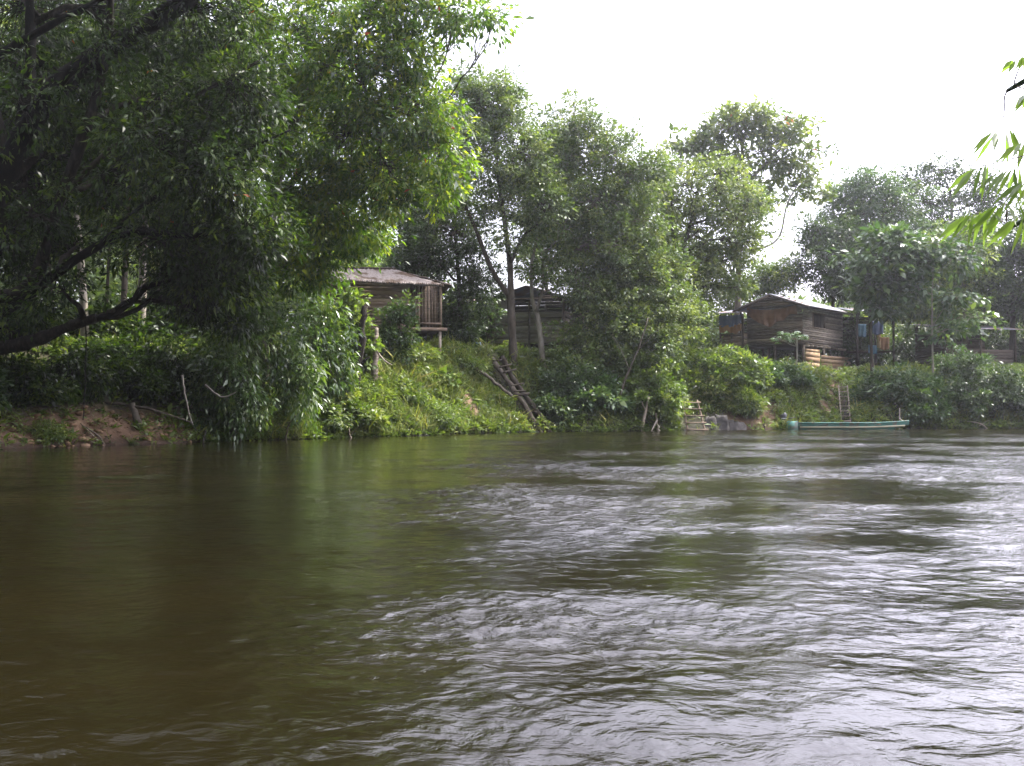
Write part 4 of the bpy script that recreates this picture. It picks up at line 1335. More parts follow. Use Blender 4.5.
def drape(name, label, cat, c0, c1, drop, mat, folds=6, amp=.06, belly=0.0, seed=0, group=None, nu=40, nv=16, hem=.08):
    """hanging cloth between two top corners"""
    g = np.random.default_rng(seed)
    c0, c1 = np.array(c0, float), np.array(c1, float)
    d = c1 - c0
    l = np.linalg.norm(d)
    dn = d / l
    n = np.cross(dn, UP)
    n /= np.linalg.norm(n)
    u = np.linspace(0, 1, nu)[:, None]
    v = np.linspace(0, 1, nv)[None, :]
    ph = g.uniform(0, 6, 3)
    fold = amp * (np.sin(u * folds * 2 * np.pi + ph[0] + v * 2) + .5 * np.sin(u * folds * 3.7 * np.pi + ph[1] - v * 3)) * (.3 + .7 * v)
    sag = belly * np.sin(np.pi * u) * (.35 + .65 * v)
    hm = hem * (np.sin(u * 9 + ph[2]) + .5 * np.sin(u * 23)) * v
    if np.isscalar(drop):
        drop = (drop, drop)
    dr = drop[0] + (drop[1] - drop[0]) * u
    z = -v * dr - sag + hm
    G = c0 + d * u[..., None] * np.ones_like(v)[..., None] + UP * z[..., None] + n * (fold + .05)[..., None]
    base = (c0 + c1) / 2
    mb = MB()
    mb.grid(G, n * .008)
    o = mb.build(name, M[mat], None, base, True)
    o.location = [float(c) for c in base]
    return tag(o, label, cat, group)


# gabled house on the right
def house_right():
    g = np.random.default_rng(44)
    Yk = 65.0
    K = P(803, 342, Yk)
    fl = K[2]
    ang = R(50)
    r = np.array([math.cos(ang), math.sin(ang), 0])     # ridge direction, away and right
    f = np.array([-r[1], r[0], 0])                      # along the facade, to the left
    Wf, Lr = 3.9, 6.4
    ev = fl + 2.42
    base = K + f * Wf / 2 + r * Lr / 2
    base[2] = float(H(np.array([base[0]]), np.array([base[1]]))[0])
    root = thing('gabled_house', 'brown plank house on stilts with bright metal gable roof', 'house', base)
    KL = K + f * Wf
    KR = K + r * Lr
    KB = KL + r * Lr
    mb = MB()
    planks_h(mb, KL, K, fl, ev, .17, .03, g)
    # gable boards
    z = ev
    while z < ev + .62:
        w = Wf * (1 - (z - ev) / .72)
        c = K + f * Wf / 2 + UP * (z - fl + .08)
        mb.box(c, f, r, UP, (w, .03, .15), g.random())
        z += .16
    mb.build('facade_wall', M['wood_brown'], root, base)
    wc = K + r * 2.6 - np.cross(r, UP) * 0
    nr = np.cross(r, UP)          # towards river-right
    mb = MB()
    t0, t1 = 1.55, 3.3
    planks_h(mb, K, KR, fl, fl + 1.05, .14, .03, g)
    planks_h(mb, K, K + r * t0, fl + 1.05, fl + 1.95, .14, .03, g)
    planks_h(mb, K + r * t1, KR, fl + 1.05, fl + 1.95, .14, .03, g)
    planks_h(mb, K, KR, fl + 1.95, ev, .14, .03, g)
    mb.build('side_wall', M['wood_grey'], root, base)
    mb = MB()
    cc = K + r * (t0 + t1) / 2 + UP * 1.5
    mb.box(cc - nr * .10, r, nr, UP, (t1 - t0 + .1, .02, 1.0))
    wpan = mb.build('window', M['dark_room'], root, base)
    mb = MB()
    for q in np.linspace(t0 + .1, t1 - .1, 8):
        mb.box(K + r * q + UP * 1.5 + nr * .01, r, nr, UP, (.09, .025, .9))
    mb.build('shutter_slats', M['wood_dark'], wpan, base)
    mb = MB()
    for zz in (1.02, 1.97):
        mb.box(K + r * (t0 + t1) / 2 + UP * zz + nr * .035, r, nr, UP, (t1 - t0 + .24, .05, .08))
    for q in (t0 - .06, t1 + .06):
        mb.box(K + r * q + UP * 1.495 + nr * .035, r, nr, UP, (.08, .05, .868))
    mb.build('window_frame', M['wood_brown'], wpan, base)
    for (a, c) in ((KL, KB), (KR, KB)):
        mb = MB()
        planks_h(mb, a, c, fl, ev, .17, .03, g)
        mb.build('rear_wall', M['wood_brown'], root, base)
    mb = MB()
    mb.box(K + f * Wf / 2 + r * Lr / 2 - UP * .1, f, r, UP, (Wf + .1, Lr + .1, .13))
    mb.build('floor_deck', M['wood_dark'], root, base)
    mb = MB()
    for q in np.linspace(.2, Lr - .2, 10):
        mb.box(K + r * q + nr * .12 - UP * .24, r, nr, UP, (.1, .4, .13))
    mb.build('floor_joists', M['wood_grey'], root, base)
    for a in (0, Wf / 2, Wf):
        for q in (0.05, Lr / 2, Lr - .05):
            p = K + f * a + r * q
            post(root, base, [p[0], p[1], base[2] - .5], [p[0], p[1], fl - .18], .16, 'wood_dark', 'stilt')
    # light boards closing the space under the floor
    mb = MB()
    gz = base[2]
    q0, q1 = K + nr * .18 + r * .0, K + r * 2.2 + nr * .18
    planks_h(mb, q0, q1, gz - .3, fl - .42, .3, .03, g)
    o = mb.build('under_floor_wall', M['wood_light'], root, base)
    mb = MB()
    planks_h(mb, K + r * 2.3 + nr * .24, K + r * 7.4 + nr * .24, gz - .5, fl - .75, .3, .03, g)
    mb.build('under_floor_wall', M['wood_light'], root, base)
    # roof
    ov = .7
    pk = ev + .76
    top0 = K + f * Wf / 2 - r * .75
    top1 = KR + f * Wf / 2 + r * .5
    top0[2] = top1[2] = pk
    for sgn in (1, -1):
        e0 = K + f * (Wf / 2 + sgn * (Wf / 2 + ov)) - r * .75
        e1 = e0 + r * (Lr + 1.25)
        e0[2] = e1[2] = ev - .18
        mb = MB()
        sheet(mb, top0 - f * sgn * .02, top1 - f * sgn * .02, e1, e0, 90, 4, .016, 34, .014, g)
        mb.build('roof_sheet', M['zinc'], root, base, True)
        mb = MB()
        mb.beam(top0 - UP * .14, e0 - UP * .14, .05, .16)
        mb.build('barge_board', M['wood_dark'], root, base)
    mb = MB()
    mb.beam(K - f * (ov - .1) - r * .6 + UP * (ev - fl - .26), KR - f * (ov - .1) + r * .4 + UP * (ev - fl - .26), .06, .12)
    mb.build('eave_beam', M['wood_dark'], root, base)
    # draped brown tarpaulin under the gable
    h0 = KL - r * .12 + UP * (ev - fl - .02) - f * .05
    h1 = K - r * .12 + UP * (ev - fl - .02) + f * .35
    drape('brown_tarpaulin', 'brown tarpaulin draped in swags across the gabled house facade', 'tarpaulin', h0, h1, (.6, .5), 'tarp_brown', 4, .11, .62, 1, None, 60, 24, .12)
    # annex on the left
    AL = KL + f * 2.4 + np.array([.2, -.9, 0])
    aroot, d, n, W = simple_hut('plank_annex', 'plank annex with open front top at the left side of the gabled house', AL, KL - r * .25 + np.array([-.15, -.2, 0]), fl - .1, fl + .75, ev - .35, 3.0, 'wood_brown', 'zinc', 45, pw=.2)
    p0 = AL + n * .14
    p1 = KL - r * .3 + n * .14 + np.array([-.2, -.2, 0])
    drape('blue_tarpaulin', 'faded blue tarpaulin hung across the annex opening beside gabled house', 'tarpaulin', [p0[0], p0[1], fl + 1.95], [p1[0], p1[1], fl + 1.95], (.75, .6), 'tarp_blue', 3, .05, .1, 2)
    p0, p1 = p0 - n * .03, p1 - n * .03
    drape('orange_cloth', 'faded orange cloth strip hanging just under the blue tarpaulin', 'cloth', [p0[0], p0[1], fl + 1.3], [p1[0], p1[1], fl + 1.3], (.45, .5), 'cloth_orange', 3, .03, .05, 3)
    return K, r, nr, fl, ev, Lr


K, rdir, nrdir, FL3, EV3, LR3 = house_right()

# open shed right of the gabled house with washing
A, B = P(856, 352, 68.5), P(894, 352, 68.5)
sz = P(860, 348, 66)[2]
simple_hut('open_shed', 'dark open shed on posts hung with washing right of the gabled house', A, B, sz, sz + .5, P(860, 308, 66)[2], 3, 'wood_dark', 'zinc', 46, True)
wz = P(870, 318, 65.6)[2]
for k, (x0, x1, top, dr, mt, lab) in enumerate([
        (872, 883, 321, .85, 'tarp_blue', 'blue shirt sized cloth hanging in the open shed'),
        (858, 866, 324, .8, 'cloth_teal', 'dull teal cloth hanging at the left in the open shed'),
        (879, 889, 337, .8, 'cloth_orange', 'orange cloth hanging low under blue cloth in the open shed'),
        (868, 877, 345, .55, 'cloth_teal', 'pale blue cloth low on the open shed railing')]):
    drape('hanging_cloth', lab, 'cloth', P(x0, top, 65.7), P(x1, top + .5, 65.7), dr, mt, 2, .04, .02, 20 + k, 'washing in the open shed', 14, 10, .03)
# upright plank leaning in the shed
mb = MB()
mb.beam([0, 0, 0], [.1, .25, 1.7], .25, .04)
o = mb.build('leaning_board', M['wood_light'])
p = P(879, 349, 65.6)
o.location = [float(p[0]), float(p[1]), float(sz)]
tag(o, 'light wooden board leaning upright in the open shed', 'board')

# metal roofed shed at the right edge
A, B = P(944, 366, 66.5), P(1016, 366, 67.5)
sz2 = P(960, 366, 66.5)[2]
simple_hut('metal_shed', 'dark low shed with pale metal roof among bushes at right edge', A, B, sz2, P(960, 349, 66.5)[2], P(980, 329, 66.5)[2], 3.2, 'wood_dark', 'zinc', 47)
drape('hanging_cloth', 'white cloth with slanting hem hanging on the metal roofed shed', 'cloth', P(941, 358, 65.9), P(953, 366, 65.9), (.3, .3), 'cloth_white', 2, .03, .02, 31, None, 14, 10, .03)
drape('hanging_cloth', 'small pink cloth beside the white cloth on the metal roofed shed', 'cloth', P(954, 364, 65.9), P(961, 366, 65.9), (.35, .3), 'cloth_pink', 2, .03, .02, 32, None, 14, 10, .03)

# blue drum under the lean-to
mb = MB()
prof = [(0, .27), (.02, .285), (.28, .285), (.3, .3), (.32, .285), (.58, .285), (.6, .3), (.62, .285), (.88, .285), (.9, .27)]
mb.tube([[0, 0, z] for z, _ in prof], [q for _, q in prof], 8)
mb2 = MB()
th = np.arange(20) / 20 * 2 * np.pi
ring = np.array([[[q * math.cos(t), q * math.sin(t), z] for t in th] for z, q in prof])
i = np.arange(len(prof) * 20).reshape(len(prof), 20)
nx = np.roll(i, -1, 1)
mb2.add(ring.reshape(-1, 3), np.stack([i[:-1], nx[:-1], nx[1:], i[1:]], -1).reshape(-1, 4), .5)
mb2.f.append(i[-1:].copy())
mb2.r.append(np.array([.5]))
o = mb2.build('plastic_drum', M['plastic_blue'], None, None, True)
p = ground(477, 58.5)
o.location = [float(c) for c in p]
tag(o, 'dark blue plastic drum on the ground by the lean to', 'drum')


# ------------------------------------------------------------------ canoe
def canoe():
    pl, pr = at_water(786, 428.6), at_water(910, 428.2)
    Yc = min(pl[1], pr[1]) - 1.6
    pl, pr = P(786, 428, Yc), P(909, 428, Yc - .3)
    base = (pl + pr) / 2
    base[2] = 0
    d = pr - pl
    d[2] = 0
    Lc = np.linalg.norm(d)
    root = thing('motor_canoe', 'long narrow teal motor canoe with cream stripe moored below the bank', 'canoe', base)
    root.rotation_euler = (0, 0, math.atan2(d[1], d[0]))
    ns, nc = 30, 11
    t = np.linspace(0, 1, ns)
    hb = .42 * np.clip(1 - ((t - .35) / .66) ** 2 * (t > .35), .0, 1) ** .8
    hb = np.where(t < .35, .36 + .06 * t / .35, hb)
    hb = np.maximum(hb, .03)
    sheer = .36 + .10 * np.clip((.12 - t) / .12, 0, 1) + .12 * np.clip((t - .6) / .4, 0, 1) ** 2
    keel = -.14 + .42 * np.clip((t - .72) / .28, 0, 1) ** 1.8
    th = np.linspace(-1, 1, nc)

    def shell(off):
        G = np.zeros((ns, nc, 3))
        for i in range(ns):
            w = max(.012, hb[i] - off)
            k = keel[i] + off
            for j, a in enumerate(th):
                yy = np.sign(a) * abs(a) ** .65
                zz = abs(a) ** 2.2
                G[i, j] = (-Lc / 2 + Lc * t[i], yy * w, k + (sheer[i] - k) * zz)
        return G
    mb = MB()
    outer, inner = shell(0), shell(.03)
    mb.grid(outer)
    mb.grid(inner[:, ::-1])
    for s_ in (0, nc - 1):
        mb.grid(np.stack([outer[:, s_], inner[:, s_]], 1))
    hull = mb.build('hull', M['boat_teal'], root, None, True)
    mb = MB()
    for s_ in (-1, 1):
        pts = np.stack([outer[:, 0 if s_ < 0 else -1, 0], s_ * (hb + .012), sheer + .005], 1)
        mb.tube(pts, np.full(ns, .022), 6)
    mb.build('gunwale', M['boat_teal'], root, None, True)
    # cream rubbing strip low on both sides
    mb = MB()
    m0 = 3
    for s_ in (-1, 1):
        Gs = []
        for i in range(m0, ns - 1):
            zz = .07 + .3 * max(0, (t[i] - .55)) ** 1.6 * 1.3
            row = []
            for dz in (0, .045, .09):
                z = zz + dz
                fz = np.clip((z - keel[i]) / (sheer[i] - keel[i]), 0.02, 1)
                yy = (fz ** (1 / 2.2)) ** .65 * hb[i]
                row.append((-Lc / 2 + Lc * t[i], s_ * (yy + .012), z))
            Gs.append(row)
        mb.grid(np.array(Gs), (0, s_ * .012, 0))
    mb.build('rubbing_strip', M['boat_cream'], root, None, True)
    mb = MB()
    mb.box((-Lc / 2 - .02, 0, .14), (1, 0, 0), (0, 1, 0), (0, 0, 1), (.06, .72, .62))
    mb.build('transom', M['boat_teal'], root)
    for s_ in (-1, 1):
        mb = MB()
        mb.box((-Lc / 2 + .28, s_ * .39, .16), (1, 0, 0), (0, 1, 0), (0, 0, 1), (.56, .035, .6))
        mb.build('stern_board', M['boat_teal'], root)
    for q in (-.22, .02, .24):
        mb = MB()
        mb.box((Lc * q, 0, .29), (1, 0, 0), (0, 1, 0), (0, 0, 1), (.22, .7, .03))
        mb.build('thwart', M['boat_wood'], root)
    mb = MB()
    mb.box((-.2, 0, -.02), (1, 0, 0), (0, 1, 0), (0, 0, 1), (Lc * .8, .4, .03))
    mb.build('floor_boards', M['boat_wood'], root)
    # outboard
    mx = -Lc / 2 - .14
    mb = MB()
    prof = [(.50, .05), (.52, .15), (.60, .17), (.72, .165), (.82, .14), (.88, .09), (.895, .02)]
    th2 = np.arange(16) / 16 * 2 * np.pi
    ring = np.array([[[mx + q * 1.35 * math.cos(a), q * math.sin(a), z + .05 * math.cos(a)] for a in th2] for z, q in prof])
    i = np.arange(len(prof) * 16).reshape(len(prof), 16)
    nx = np.roll(i, -1, 1)
    mb.add(ring.reshape(-1, 3), np.stack([i[:-1], nx[:-1], nx[1:], i[1:]], -1).reshape(-1, 4), .5)
    mot = mb.build('outboard_motor', M['motor_dark'], root, None, True)
    mb = MB()
    mb.box((mx, 0, .605), (1, 0, 0), (0, 1, 0), (0, 0, 1), (.30, .345, .04))
    mb.build('cowl_band', M['motor_grey'], mot)
    mb = MB()
    mb.box((mx - .02, 0, .12), (1, 0, 0), (0, 1, 0), (0, 0, 1), (.14, .1, .8))
    mb.build('drive_shaft', M['motor_dark'], mot)
    mb = MB()
    mb.beam((mx + .1, 0, .42), (mx + .2, 0, .38), .24, .16)
    mb.build('clamp_bracket', M['motor_grey'], mot)
    mb = MB()
    mb.tube([[mx + .15, 0, .56], [mx + .4, .02, .62], [mx + .68, .05, .68]], [.025, .022, .028], 8)
    mb.build('tiller', M['motor_dark'], mot, None, True)
    # mooring pole and rope
    pb = P(908, 428, Yc + .4)
    mb = MB()
    mb.tube([[0, 0, -1.0], [.02, 0, .3], [.05, .02, 1.2]], [.035, .032, .028], 8)
    o = mb.build('mooring_pole', M['bark_pale'], None, None, True)
    o.location = (float(pb[0]) - .5, float(pb[1]), 0)
    tag(o, 'thin mooring pole standing in the water at the canoe bow', 'pole')
    a = np.array([float(pr[0]) - .15, float(pr[1]), .5])
    c = np.array([float(pb[0]) - .47, float(pb[1]), .62])
    mb = MB()
    mb.tube(crook(a, c, 9, .0, np.random.default_rng(2), -.12) - a, np.full(9, .014), 6)
    o = mb.build('mooring_rope', M['wood_pale'], None, None, True)
    o.location = [float(v) for v in a]
    tag(o, 'slack pale mooring rope between canoe bow and thin pole', 'rope')


canoe()


# ------------------------------------------------------------------ bank cover (uncountable)
def scatter(n, pxlo, pxhi, slo, shi, g, dens=None):
    px = g.uniform(pxlo, pxhi, n)
    pxs = np.linspace(pxlo, pxhi, 80)
    wy = np.array([spot(q, 0)[1] for q in pxs])
    y = np.interp(px, pxs, wy) + g.uniform(slo, shi, n)
    x = (px - 512) / F * y
    if dens is not None:
        k = g.random(n) < dens(px, x, y)
        px, x, y = px[k], x[k], y[k]
    z = H(x, y)
    k = z > -.12
    z = np.maximum(z, -.02)
    return px[k], np.stack([x, y, z], 1)[k]


nA, nB = Waves(31, 1.5, 5, 16, 1.0), Waves(32, .5, 1.6, 16, 1.0)


def fbm(x, y):
    a = nA(x, y)
    c = nB(x, y)
    return a / max(a.std(), 1e-6) * .6 + c / max(c.std(), 1e-6) * .5


BARE = [(464, 2.6, .5), (472, 1.7, .5), (452, 3.2, .35), (832, 3.2, .5), (828, 1.8, .5), (836, 4.4, .5), (518, 1.2, .5), (520, 2.4, .4), (507, 4.0, .4)]
BAREP = [(spot(a, s), r) for a, s, r in BARE]


def cover_density(px, x, y):
    d = np.ones_like(px)
    for p, r in BAREP:
        d *= np.clip((np.hypot(x - p[0], y - p[1]) - r * .7) / (r * .6), 0.12, 1)
    dd = wl_dist(x, y)
    d *= np.where((px < 190) & (dd < 1.5), .12, np.where(px < 205, .25, 1.0))
    d *= np.where((px > 735) & (px < 775) & (dd < 1.2), .15, 1.0)
    d *= np.where((px > 680) & (px < 748) & (dd < 1.0), .05, 1.0)
    d *= np.where((px > 838) & (px < 852) & (dd < 3), .1, 1.0)
    d *= np.where(abs(px - (497 + (y - 52.0) * -9.5 + 28)) < 9, .15, 1.0)
    return d


def weeds():
    g = np.random.default_rng(71)
    px, p = scatter(34000, -80, 1120, -.6, 8.5, g, cover_density)
    f = fbm(p[:, 0], p[:, 1])
    hgt = np.clip(.34 + .24 * f, .08, 1.0) * np.where(px < 215, .7, 1.0)
    k = 9
    n = len(p)
    t = g.random((n, k)) ** .8
    lean = g.normal(size=(n, 1, 2)) * .22
    pos = np.repeat(p[:, None], k, 1)
    pos[:, :, 2] += t * hgt[:, None]
    pos[:, :, :2] += lean * (t * hgt[:, None])[..., None] + g.normal(size=(n, k, 2)) * .05
    pos = pos.reshape(-1, 3)
    m = len(pos)
    ax = g.normal(size=(m, 3))
    ax[:, 2] = .25 + .4 * g.normal(size=m)
    nr = np.array([0, 0, 1.]) + g.normal(size=(m, 3)) * .5
    r = np.clip(.4 + .13 * np.repeat(f, k) + .16 * np.repeat(g.normal(size=n), k) + g.normal(0, .12, m), 0, 1)
    big = np.repeat(np.exp(g.normal(0, .35, n)), k)
    mb = MB()
    mb.leaves(pos, ax, nr, .16 * big * np.exp(g.normal(0, .2, m)), .07 * big, r, False)
    o = mb.build('weeds', M['weed'])
    tag(o, 'low leafy green weeds covering the whole bank slope', 'weeds', kind='stuff')


def grass():
    g = np.random.default_rng(72)

    def dens(px, x, y):
        d = cover_density(px, x, y)
        w = np.interp(px, [-80, 200, 280, 370, 480, 510, 640, 680, 740, 800, 830, 860, 1100], [.06, .06, .5, 1, 1, .5, .3, .6, .6, .7, .5, .25, .25])
        return d * w
    px, p = scatter(130000, -80, 1120, -.5, 11, g, dens)
    f = fbm(p[:, 0] + 40, p[:, 1])
    n = len(p)
    L = np.clip(.42 + .16 * f, .12, 1.0) * np.exp(g.normal(0, .25, n)) * np.where((px > 370) & (px < 490), 1.25, 1.0)
    ax = g.normal(size=(n, 3)) * .45
    ax[:, 2] = 1
    nr = unit(n, g)
    mb = MB()
    mb.leaves(p, ax, nr, L, np.full(n, .028) * np.exp(g.normal(0, .2, n)), np.clip(.42 + .15 * f + g.normal(0, .2, n), 0, 1), True, bend=.45)
    o = mb.build('grass', M['grass'])
    tag(o, 'tall sunlit grass growing over the river bank', 'grass', kind='stuff')


weeds()
grass()


def treeline():
    g = np.random.default_rng(73)
    n = 2400
    px = np.where(g.random(n) < .6, g.uniform(-260, 420, n), g.uniform(400, 1300, n))
    Y = g.uniform(88, 122, n)
    x = (px - 512) / F * Y
    top = np.interp(px, [-150, 300, 480, 640, 720, 800, 1200], [19, 17, 6, 5.0, 5.0, 8, 11])
    z = H(x, Y) + g.random(n) ** .8 * top
    cen = np.stack([x, Y, z], 1)
    mb = MB()
    leafset(mb, cen, cen - [0, 0, .6], g, .6, .36, 60, 1.7, .2, False)
    o = mb.build('distant_treeline', M['leaf_mid'])
    tag(o, 'distant mass of low trees closing the view behind the terrace', 'trees', kind='stuff')


treeline()


# clods and stones on the bare bank at left
def clods():
    g = np.random.default_rng(74)
    px, p = scatter(420, -40, 195, -.1, 1.5, g)
    mb = MB()
    s_ = .02 + .13 * g.random(len(p)) ** 4
    base = np.array([[-1, -1, -.6], [1, -1, -.6], [1, 1, -.6], [-1, 1, -.6], [-.7, -.7, .6], [.7, -.7, .6], [.7, .7, .6], [-.7, .7, .6]])
    fc = np.array([[0, 3, 2, 1], [4, 5, 6, 7], [0, 1, 5, 4], [1, 2, 6, 5], [2, 3, 7, 6], [3, 0, 4, 7]])
    for q, sz_ in zip(p, s_):
        v = (base + g.normal(size=(8, 3)) * .3) * sz_ * np.array([1.2, 1, .8])
        a = g.uniform(0, 6.28)
        v = v @ np.array([[math.cos(a), math.sin(a), 0], [-math.sin(a), math.cos(a), 0], [0, 0, 1]])
        mb.add(v + q, fc, g.random())
    o = mb.build('rubble', M['clod'])
    tag(o, 'broken clods of brown earth on the bare left bank', 'earth', kind='stuff')


M['clod'] = surf_mat('clod', [(.07, .04, .022), (.15, .09, .052), (.27, .18, .11)], .95, (5, 5, 5), 6, .5, .5, .15)
clods()


# ------------------------------------------------------------------ bamboo overhanging from the near bank at right
def bamboo():
    g = np.random.default_rng(81)
    base = np.array([10.6, 4.6, float(H(np.array([10.6]), np.array([4.6]))[0])])
    root = thing('bamboo', 'overhanging bamboo with hanging narrow leaves at the right picture edge', 'bamboo', base)
    tb, lb, sb = MB(), MB(), MB()
    YB = 7.2
    sprays = [(1022, 62, 18, 5), (1030, 100, 22, 6), (1000, 140, 38, 6), (1026, 150, 34, 5), (982, 176, 40, 6), (1012, 178, 40, 6), (1030, 190, 40, 5), (975, 222, 38, 5), (1003, 214, 42, 6), (1024, 226, 40, 5)]
    culms = [([base, base + [-1.0, .7, 3.0], base + [-2.6, 1.6, 4.6], P(1050, 120, YB) + [.5, 0, .9], P(1046, 150, YB)], .05),
             ([base + [.3, .3, 0], base + [-.8, 1.2, 3.2], base + [-2.4, 2.2, 4.4], P(1060, 200, YB + .3), P(1044, 212, YB + .3)], .045),
             ([base + [-.3, .4, 0], base + [-.6, .4, 3.6], base + [-2.0, 1.5, 5.6], P(1065, 60, YB), P(1050, 64, YB)], .045)]
    for pts, r in culms:
        p = spline(pts, 26)
        tb.tube(p, np.linspace(r, .008, 26) * (1 + .12 * (np.arange(26) % 3 == 0)), 8)
    tips = [spline(c[0], 26)[14:] for c in culms]
    tips = np.concatenate(tips)
    more = [(1055 + g.uniform(-20, 140), g.uniform(20, 300), 38, 5) for _ in range(26)]
    for (px, py, l, n) in sprays + more:
        Yq = YB + g.uniform(-.25, .35)
        c = P(px, py - l * .25, Yq)
        a = tips[np.argmin(np.linalg.norm(tips - c, axis=1))]
        sb.tube(crook(a, c, 7, .03, g, .08), np.linspace(.006, .003, 7), 6)
        n = n + 3
        th = np.linspace(-1, .55, n) + g.normal(size=n) * .12
        ax = np.stack([th * .75 - .12, g.normal(size=n) * .35, -np.ones(n) * .75], 1)
        pos = c + np.stack([np.linspace(-.06, .08, n), g.normal(size=n) * .02, np.linspace(-.01, .03, n)], 1)
        nr = np.stack([g.normal(size=n) * .4, -np.ones(n) * .7, np.ones(n) * .6], 1)
        lb.leaves(pos, ax, nr, l * YB / F * g.uniform(.85, 1.15, n), np.full(n, .036) * g.uniform(.75, 1.2, n), np.clip(.5 + g.normal(0, .2, n), 0, 1), True, .08, .1)
    tb.build('culm', M['leaf_big'], root, base, True)
    sb.build('twigs', M['bark_pale'], root, base, True)
    lb.build('leaves', M['leaf_bamboo'], root, base)


bamboo()

# ------------------------------------------------------------------ air
HAZE = 0.00042
if HAZE > 0:
    mb = MB()
    mb.box((0, 55, 15.5), (1, 0, 0), (0, 1, 0), (0, 0, 1), (306, 196, 37))
    m = bpy.data.materials.new('haze')
    t, N, L = nt(m)
    v = N.new('ShaderNodeVolumePrincipled')
    v.inputs['Color'].default_value = (.95, .97, 1, 1)
    v.inputs['Density'].default_value = HAZE
    v.inputs['Anisotropy'].default_value = .75
    o = N.new('ShaderNodeOutputMaterial')
    L.new(v.outputs[0], o.inputs['Volume'])
    hz = mb.build('haze', m)
    tag(hz, 'thin pale humid haze filling the air', 'haze', kind='stuff')

# ------------------------------------------------------------------ light, sky, camera
SUN_AZ, SUN_EL = R(64), R(54)     # azimuth right of the view direction (+Y towards +X)
w = bpy.data.worlds.new('World')
sc.world = w
w.use_nodes = True
t = w.node_tree
t.nodes.clear()
sky = t.nodes.new('ShaderNodeTexSky')
sky.sky_type = 'NISHITA'
sky.sun_disc = False
sky.sun_elevation = SUN_EL
sky.sun_rotation = SUN_AZ
sky.air_density = 1.0
sky.dust_density = 5.0
sky.ozone_density = .6
hs = t.nodes.new('ShaderNodeHueSaturation')
hs.inputs['Saturation'].default_value = .45
bg = t.nodes.new('ShaderNodeBackground')
bg.inputs['Strength'].default_value = .13
wo = t.nodes.new('ShaderNodeOutputWorld')
t.links.new(sky.outputs[0], hs.inputs['Color'])
# thin bright cloud veil, brighter towards the sun
tcw = t.nodes.new('ShaderNodeTexCoord')
dp = t.nodes.new('ShaderNodeVectorMath')
dp.operation = 'DOT_PRODUCT'
dp.inputs[1].default_value = (math.sin(SUN_AZ) * math.cos(SUN_EL), math.cos(SUN_AZ) * math.cos(SUN_EL), math.sin(SUN_EL))
t.links.new(tcw.outputs['Generated'], dp.inputs[0])
mx_ = t.nodes.new('ShaderNodeMath')
mx_.operation = 'MAXIMUM'
mx_.inputs[1].default_value = 0
t.links.new(dp.outputs['Value'], mx_.inputs[0])
pw = t.nodes.new('ShaderNodeMath')
pw.operation = 'POWER'
pw.inputs[1].default_value = 2.8
t.links.new(mx_.outputs[0], pw.inputs[0])
cn = t.nodes.new('ShaderNodeTexNoise')
cn.inputs['Scale'].default_value = 2.6
cn.inputs['Detail'].default_value = 7
t.links.new(tcw.outputs['Generated'], cn.inputs['Vector'])
cm = t.nodes.new('ShaderNodeMapRange')
cm.inputs[1].default_value = .3
cm.inputs[2].default_value = .7
cm.inputs[3].default_value = .75
cm.inputs[4].default_value = 1.2
t.links.new(cn.outputs[0], cm.inputs[0])
ma = t.nodes.new('ShaderNodeMath')
ma.operation = 'MULTIPLY_ADD'
ma.inputs[1].default_value = 32
ma.inputs[2].default_value = 1.2
t.links.new(pw.outputs[0], ma.inputs[0])
mm = t.nodes.new('ShaderNodeMath')
mm.operation = 'MULTIPLY'
t.links.new(ma.outputs[0], mm.inputs[0])
t.links.new(cm.outputs[0], mm.inputs[1])
veil = t.nodes.new('ShaderNodeMix')
veil.data_type = 'RGBA'
veil.blend_type = 'MULTIPLY'
veil.inputs[0].default_value = 1
veil.inputs[6].default_value = (.95, .92, 1.15, 1)
t.links.new(mm.outputs[0], veil.inputs[7])
sm = t.nodes.new('ShaderNodeMix')
sm.data_type = 'RGBA'
sm.blend_type = 'ADD'
sm.inputs[0].default_value = 1
sm.clamp_result = False
t.links.new(hs.outputs[0], sm.inputs[6])
t.links.new(veil.outputs[2], sm.inputs[7])
t.links.new(sm.outputs[2], bg.inputs[0])
t.links.new(bg.outputs[0], wo.inputs[0])

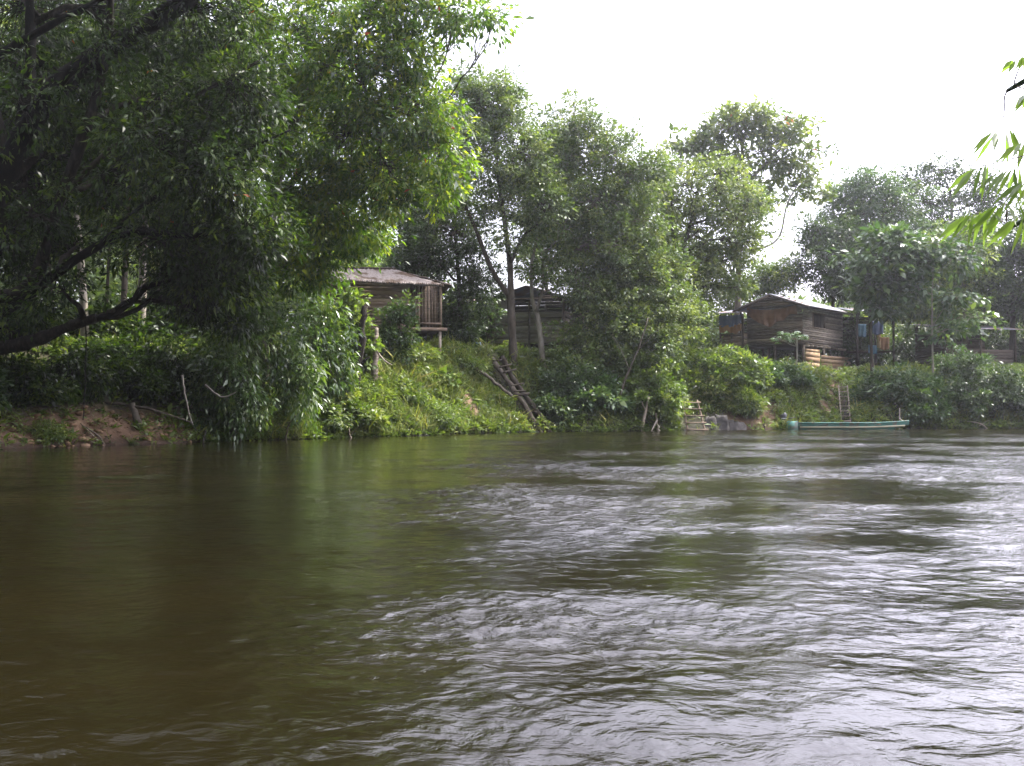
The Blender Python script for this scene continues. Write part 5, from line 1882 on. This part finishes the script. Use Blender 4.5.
sl = bpy.data.lights.new('sun', 'SUN')
sl.energy = 5.0
sl.angle = R(.6)
sl.color = (1, .95, .86)
so = bpy.data.objects.new('sun', sl)
COL.objects.link(so)
from mathutils import Vector
sd = Vector((math.sin(SUN_AZ) * math.cos(SUN_EL), math.cos(SUN_AZ) * math.cos(SUN_EL), math.sin(SUN_EL)))
so.rotation_euler = sd.to_track_quat('Z', 'Y').to_euler()

cam = bpy.data.cameras.new('camera')
cam.sensor_width = 36
cam.lens = 36 * F / 1024
cam.clip_end = 2000
co = bpy.data.objects.new('camera', cam)
COL.objects.link(co)
co.location = (0, 0, CAM_H)
co.rotation_euler = (R(90) + PITCH, 0, 0)
sc.camera = co

vs = sc.view_settings
vs.view_transform = 'Standard'
vs.look = 'None'
vs.exposure = 1.15
vs.gamma = 1
vs.use_curve_mapping = False
cy = sc.cycles
cy.max_bounces = 6
cy.diffuse_bounces = 2
cy.glossy_bounces = 3
cy.transmission_bounces = 3
cy.volume_bounces = 0
cy.transparent_max_bounces = 4
cy.use_denoising = True
cy.caustics_reflective = False
cy.caustics_refractive = False
cy.sample_clamp_indirect = 6


# ------------------------------------------------------------------ unseen forest added around the viewpoint to block skylight
def light_block_forest():
    g = np.random.default_rng(75)
    n = 3300
    x = g.uniform(-55, 45, n)
    y = -9 - 9 * g.random(n)
    z = 1 + 24 * g.random(n) ** .8
    k = np.arange(n) >= 1500
    x = np.where(k, g.uniform(-62, -32, n), x)
    y = np.where(k, g.uniform(-16, 14, n), y)
    k = np.arange(n) >= 2300
    x = np.where(k, g.uniform(19, 50, n), x)
    y = np.where(k, g.uniform(-9, 15, n), y)
    z = np.where(k, 1 + 16 * g.random(n) ** .8, z)
    cen = np.stack([x, y, z], 1)
    mb = MB()
    leafset(mb, cen, cen - [0, 0, .6], g, .8, .5, 26, 2.0, .2, False)
    o = mb.build('sky_blocking_forest', M['leaf_dark'])
    tag(o, 'added unseen forest mass around the viewpoint, blocking skylight', 'forest', kind='stuff')


light_block_forest()
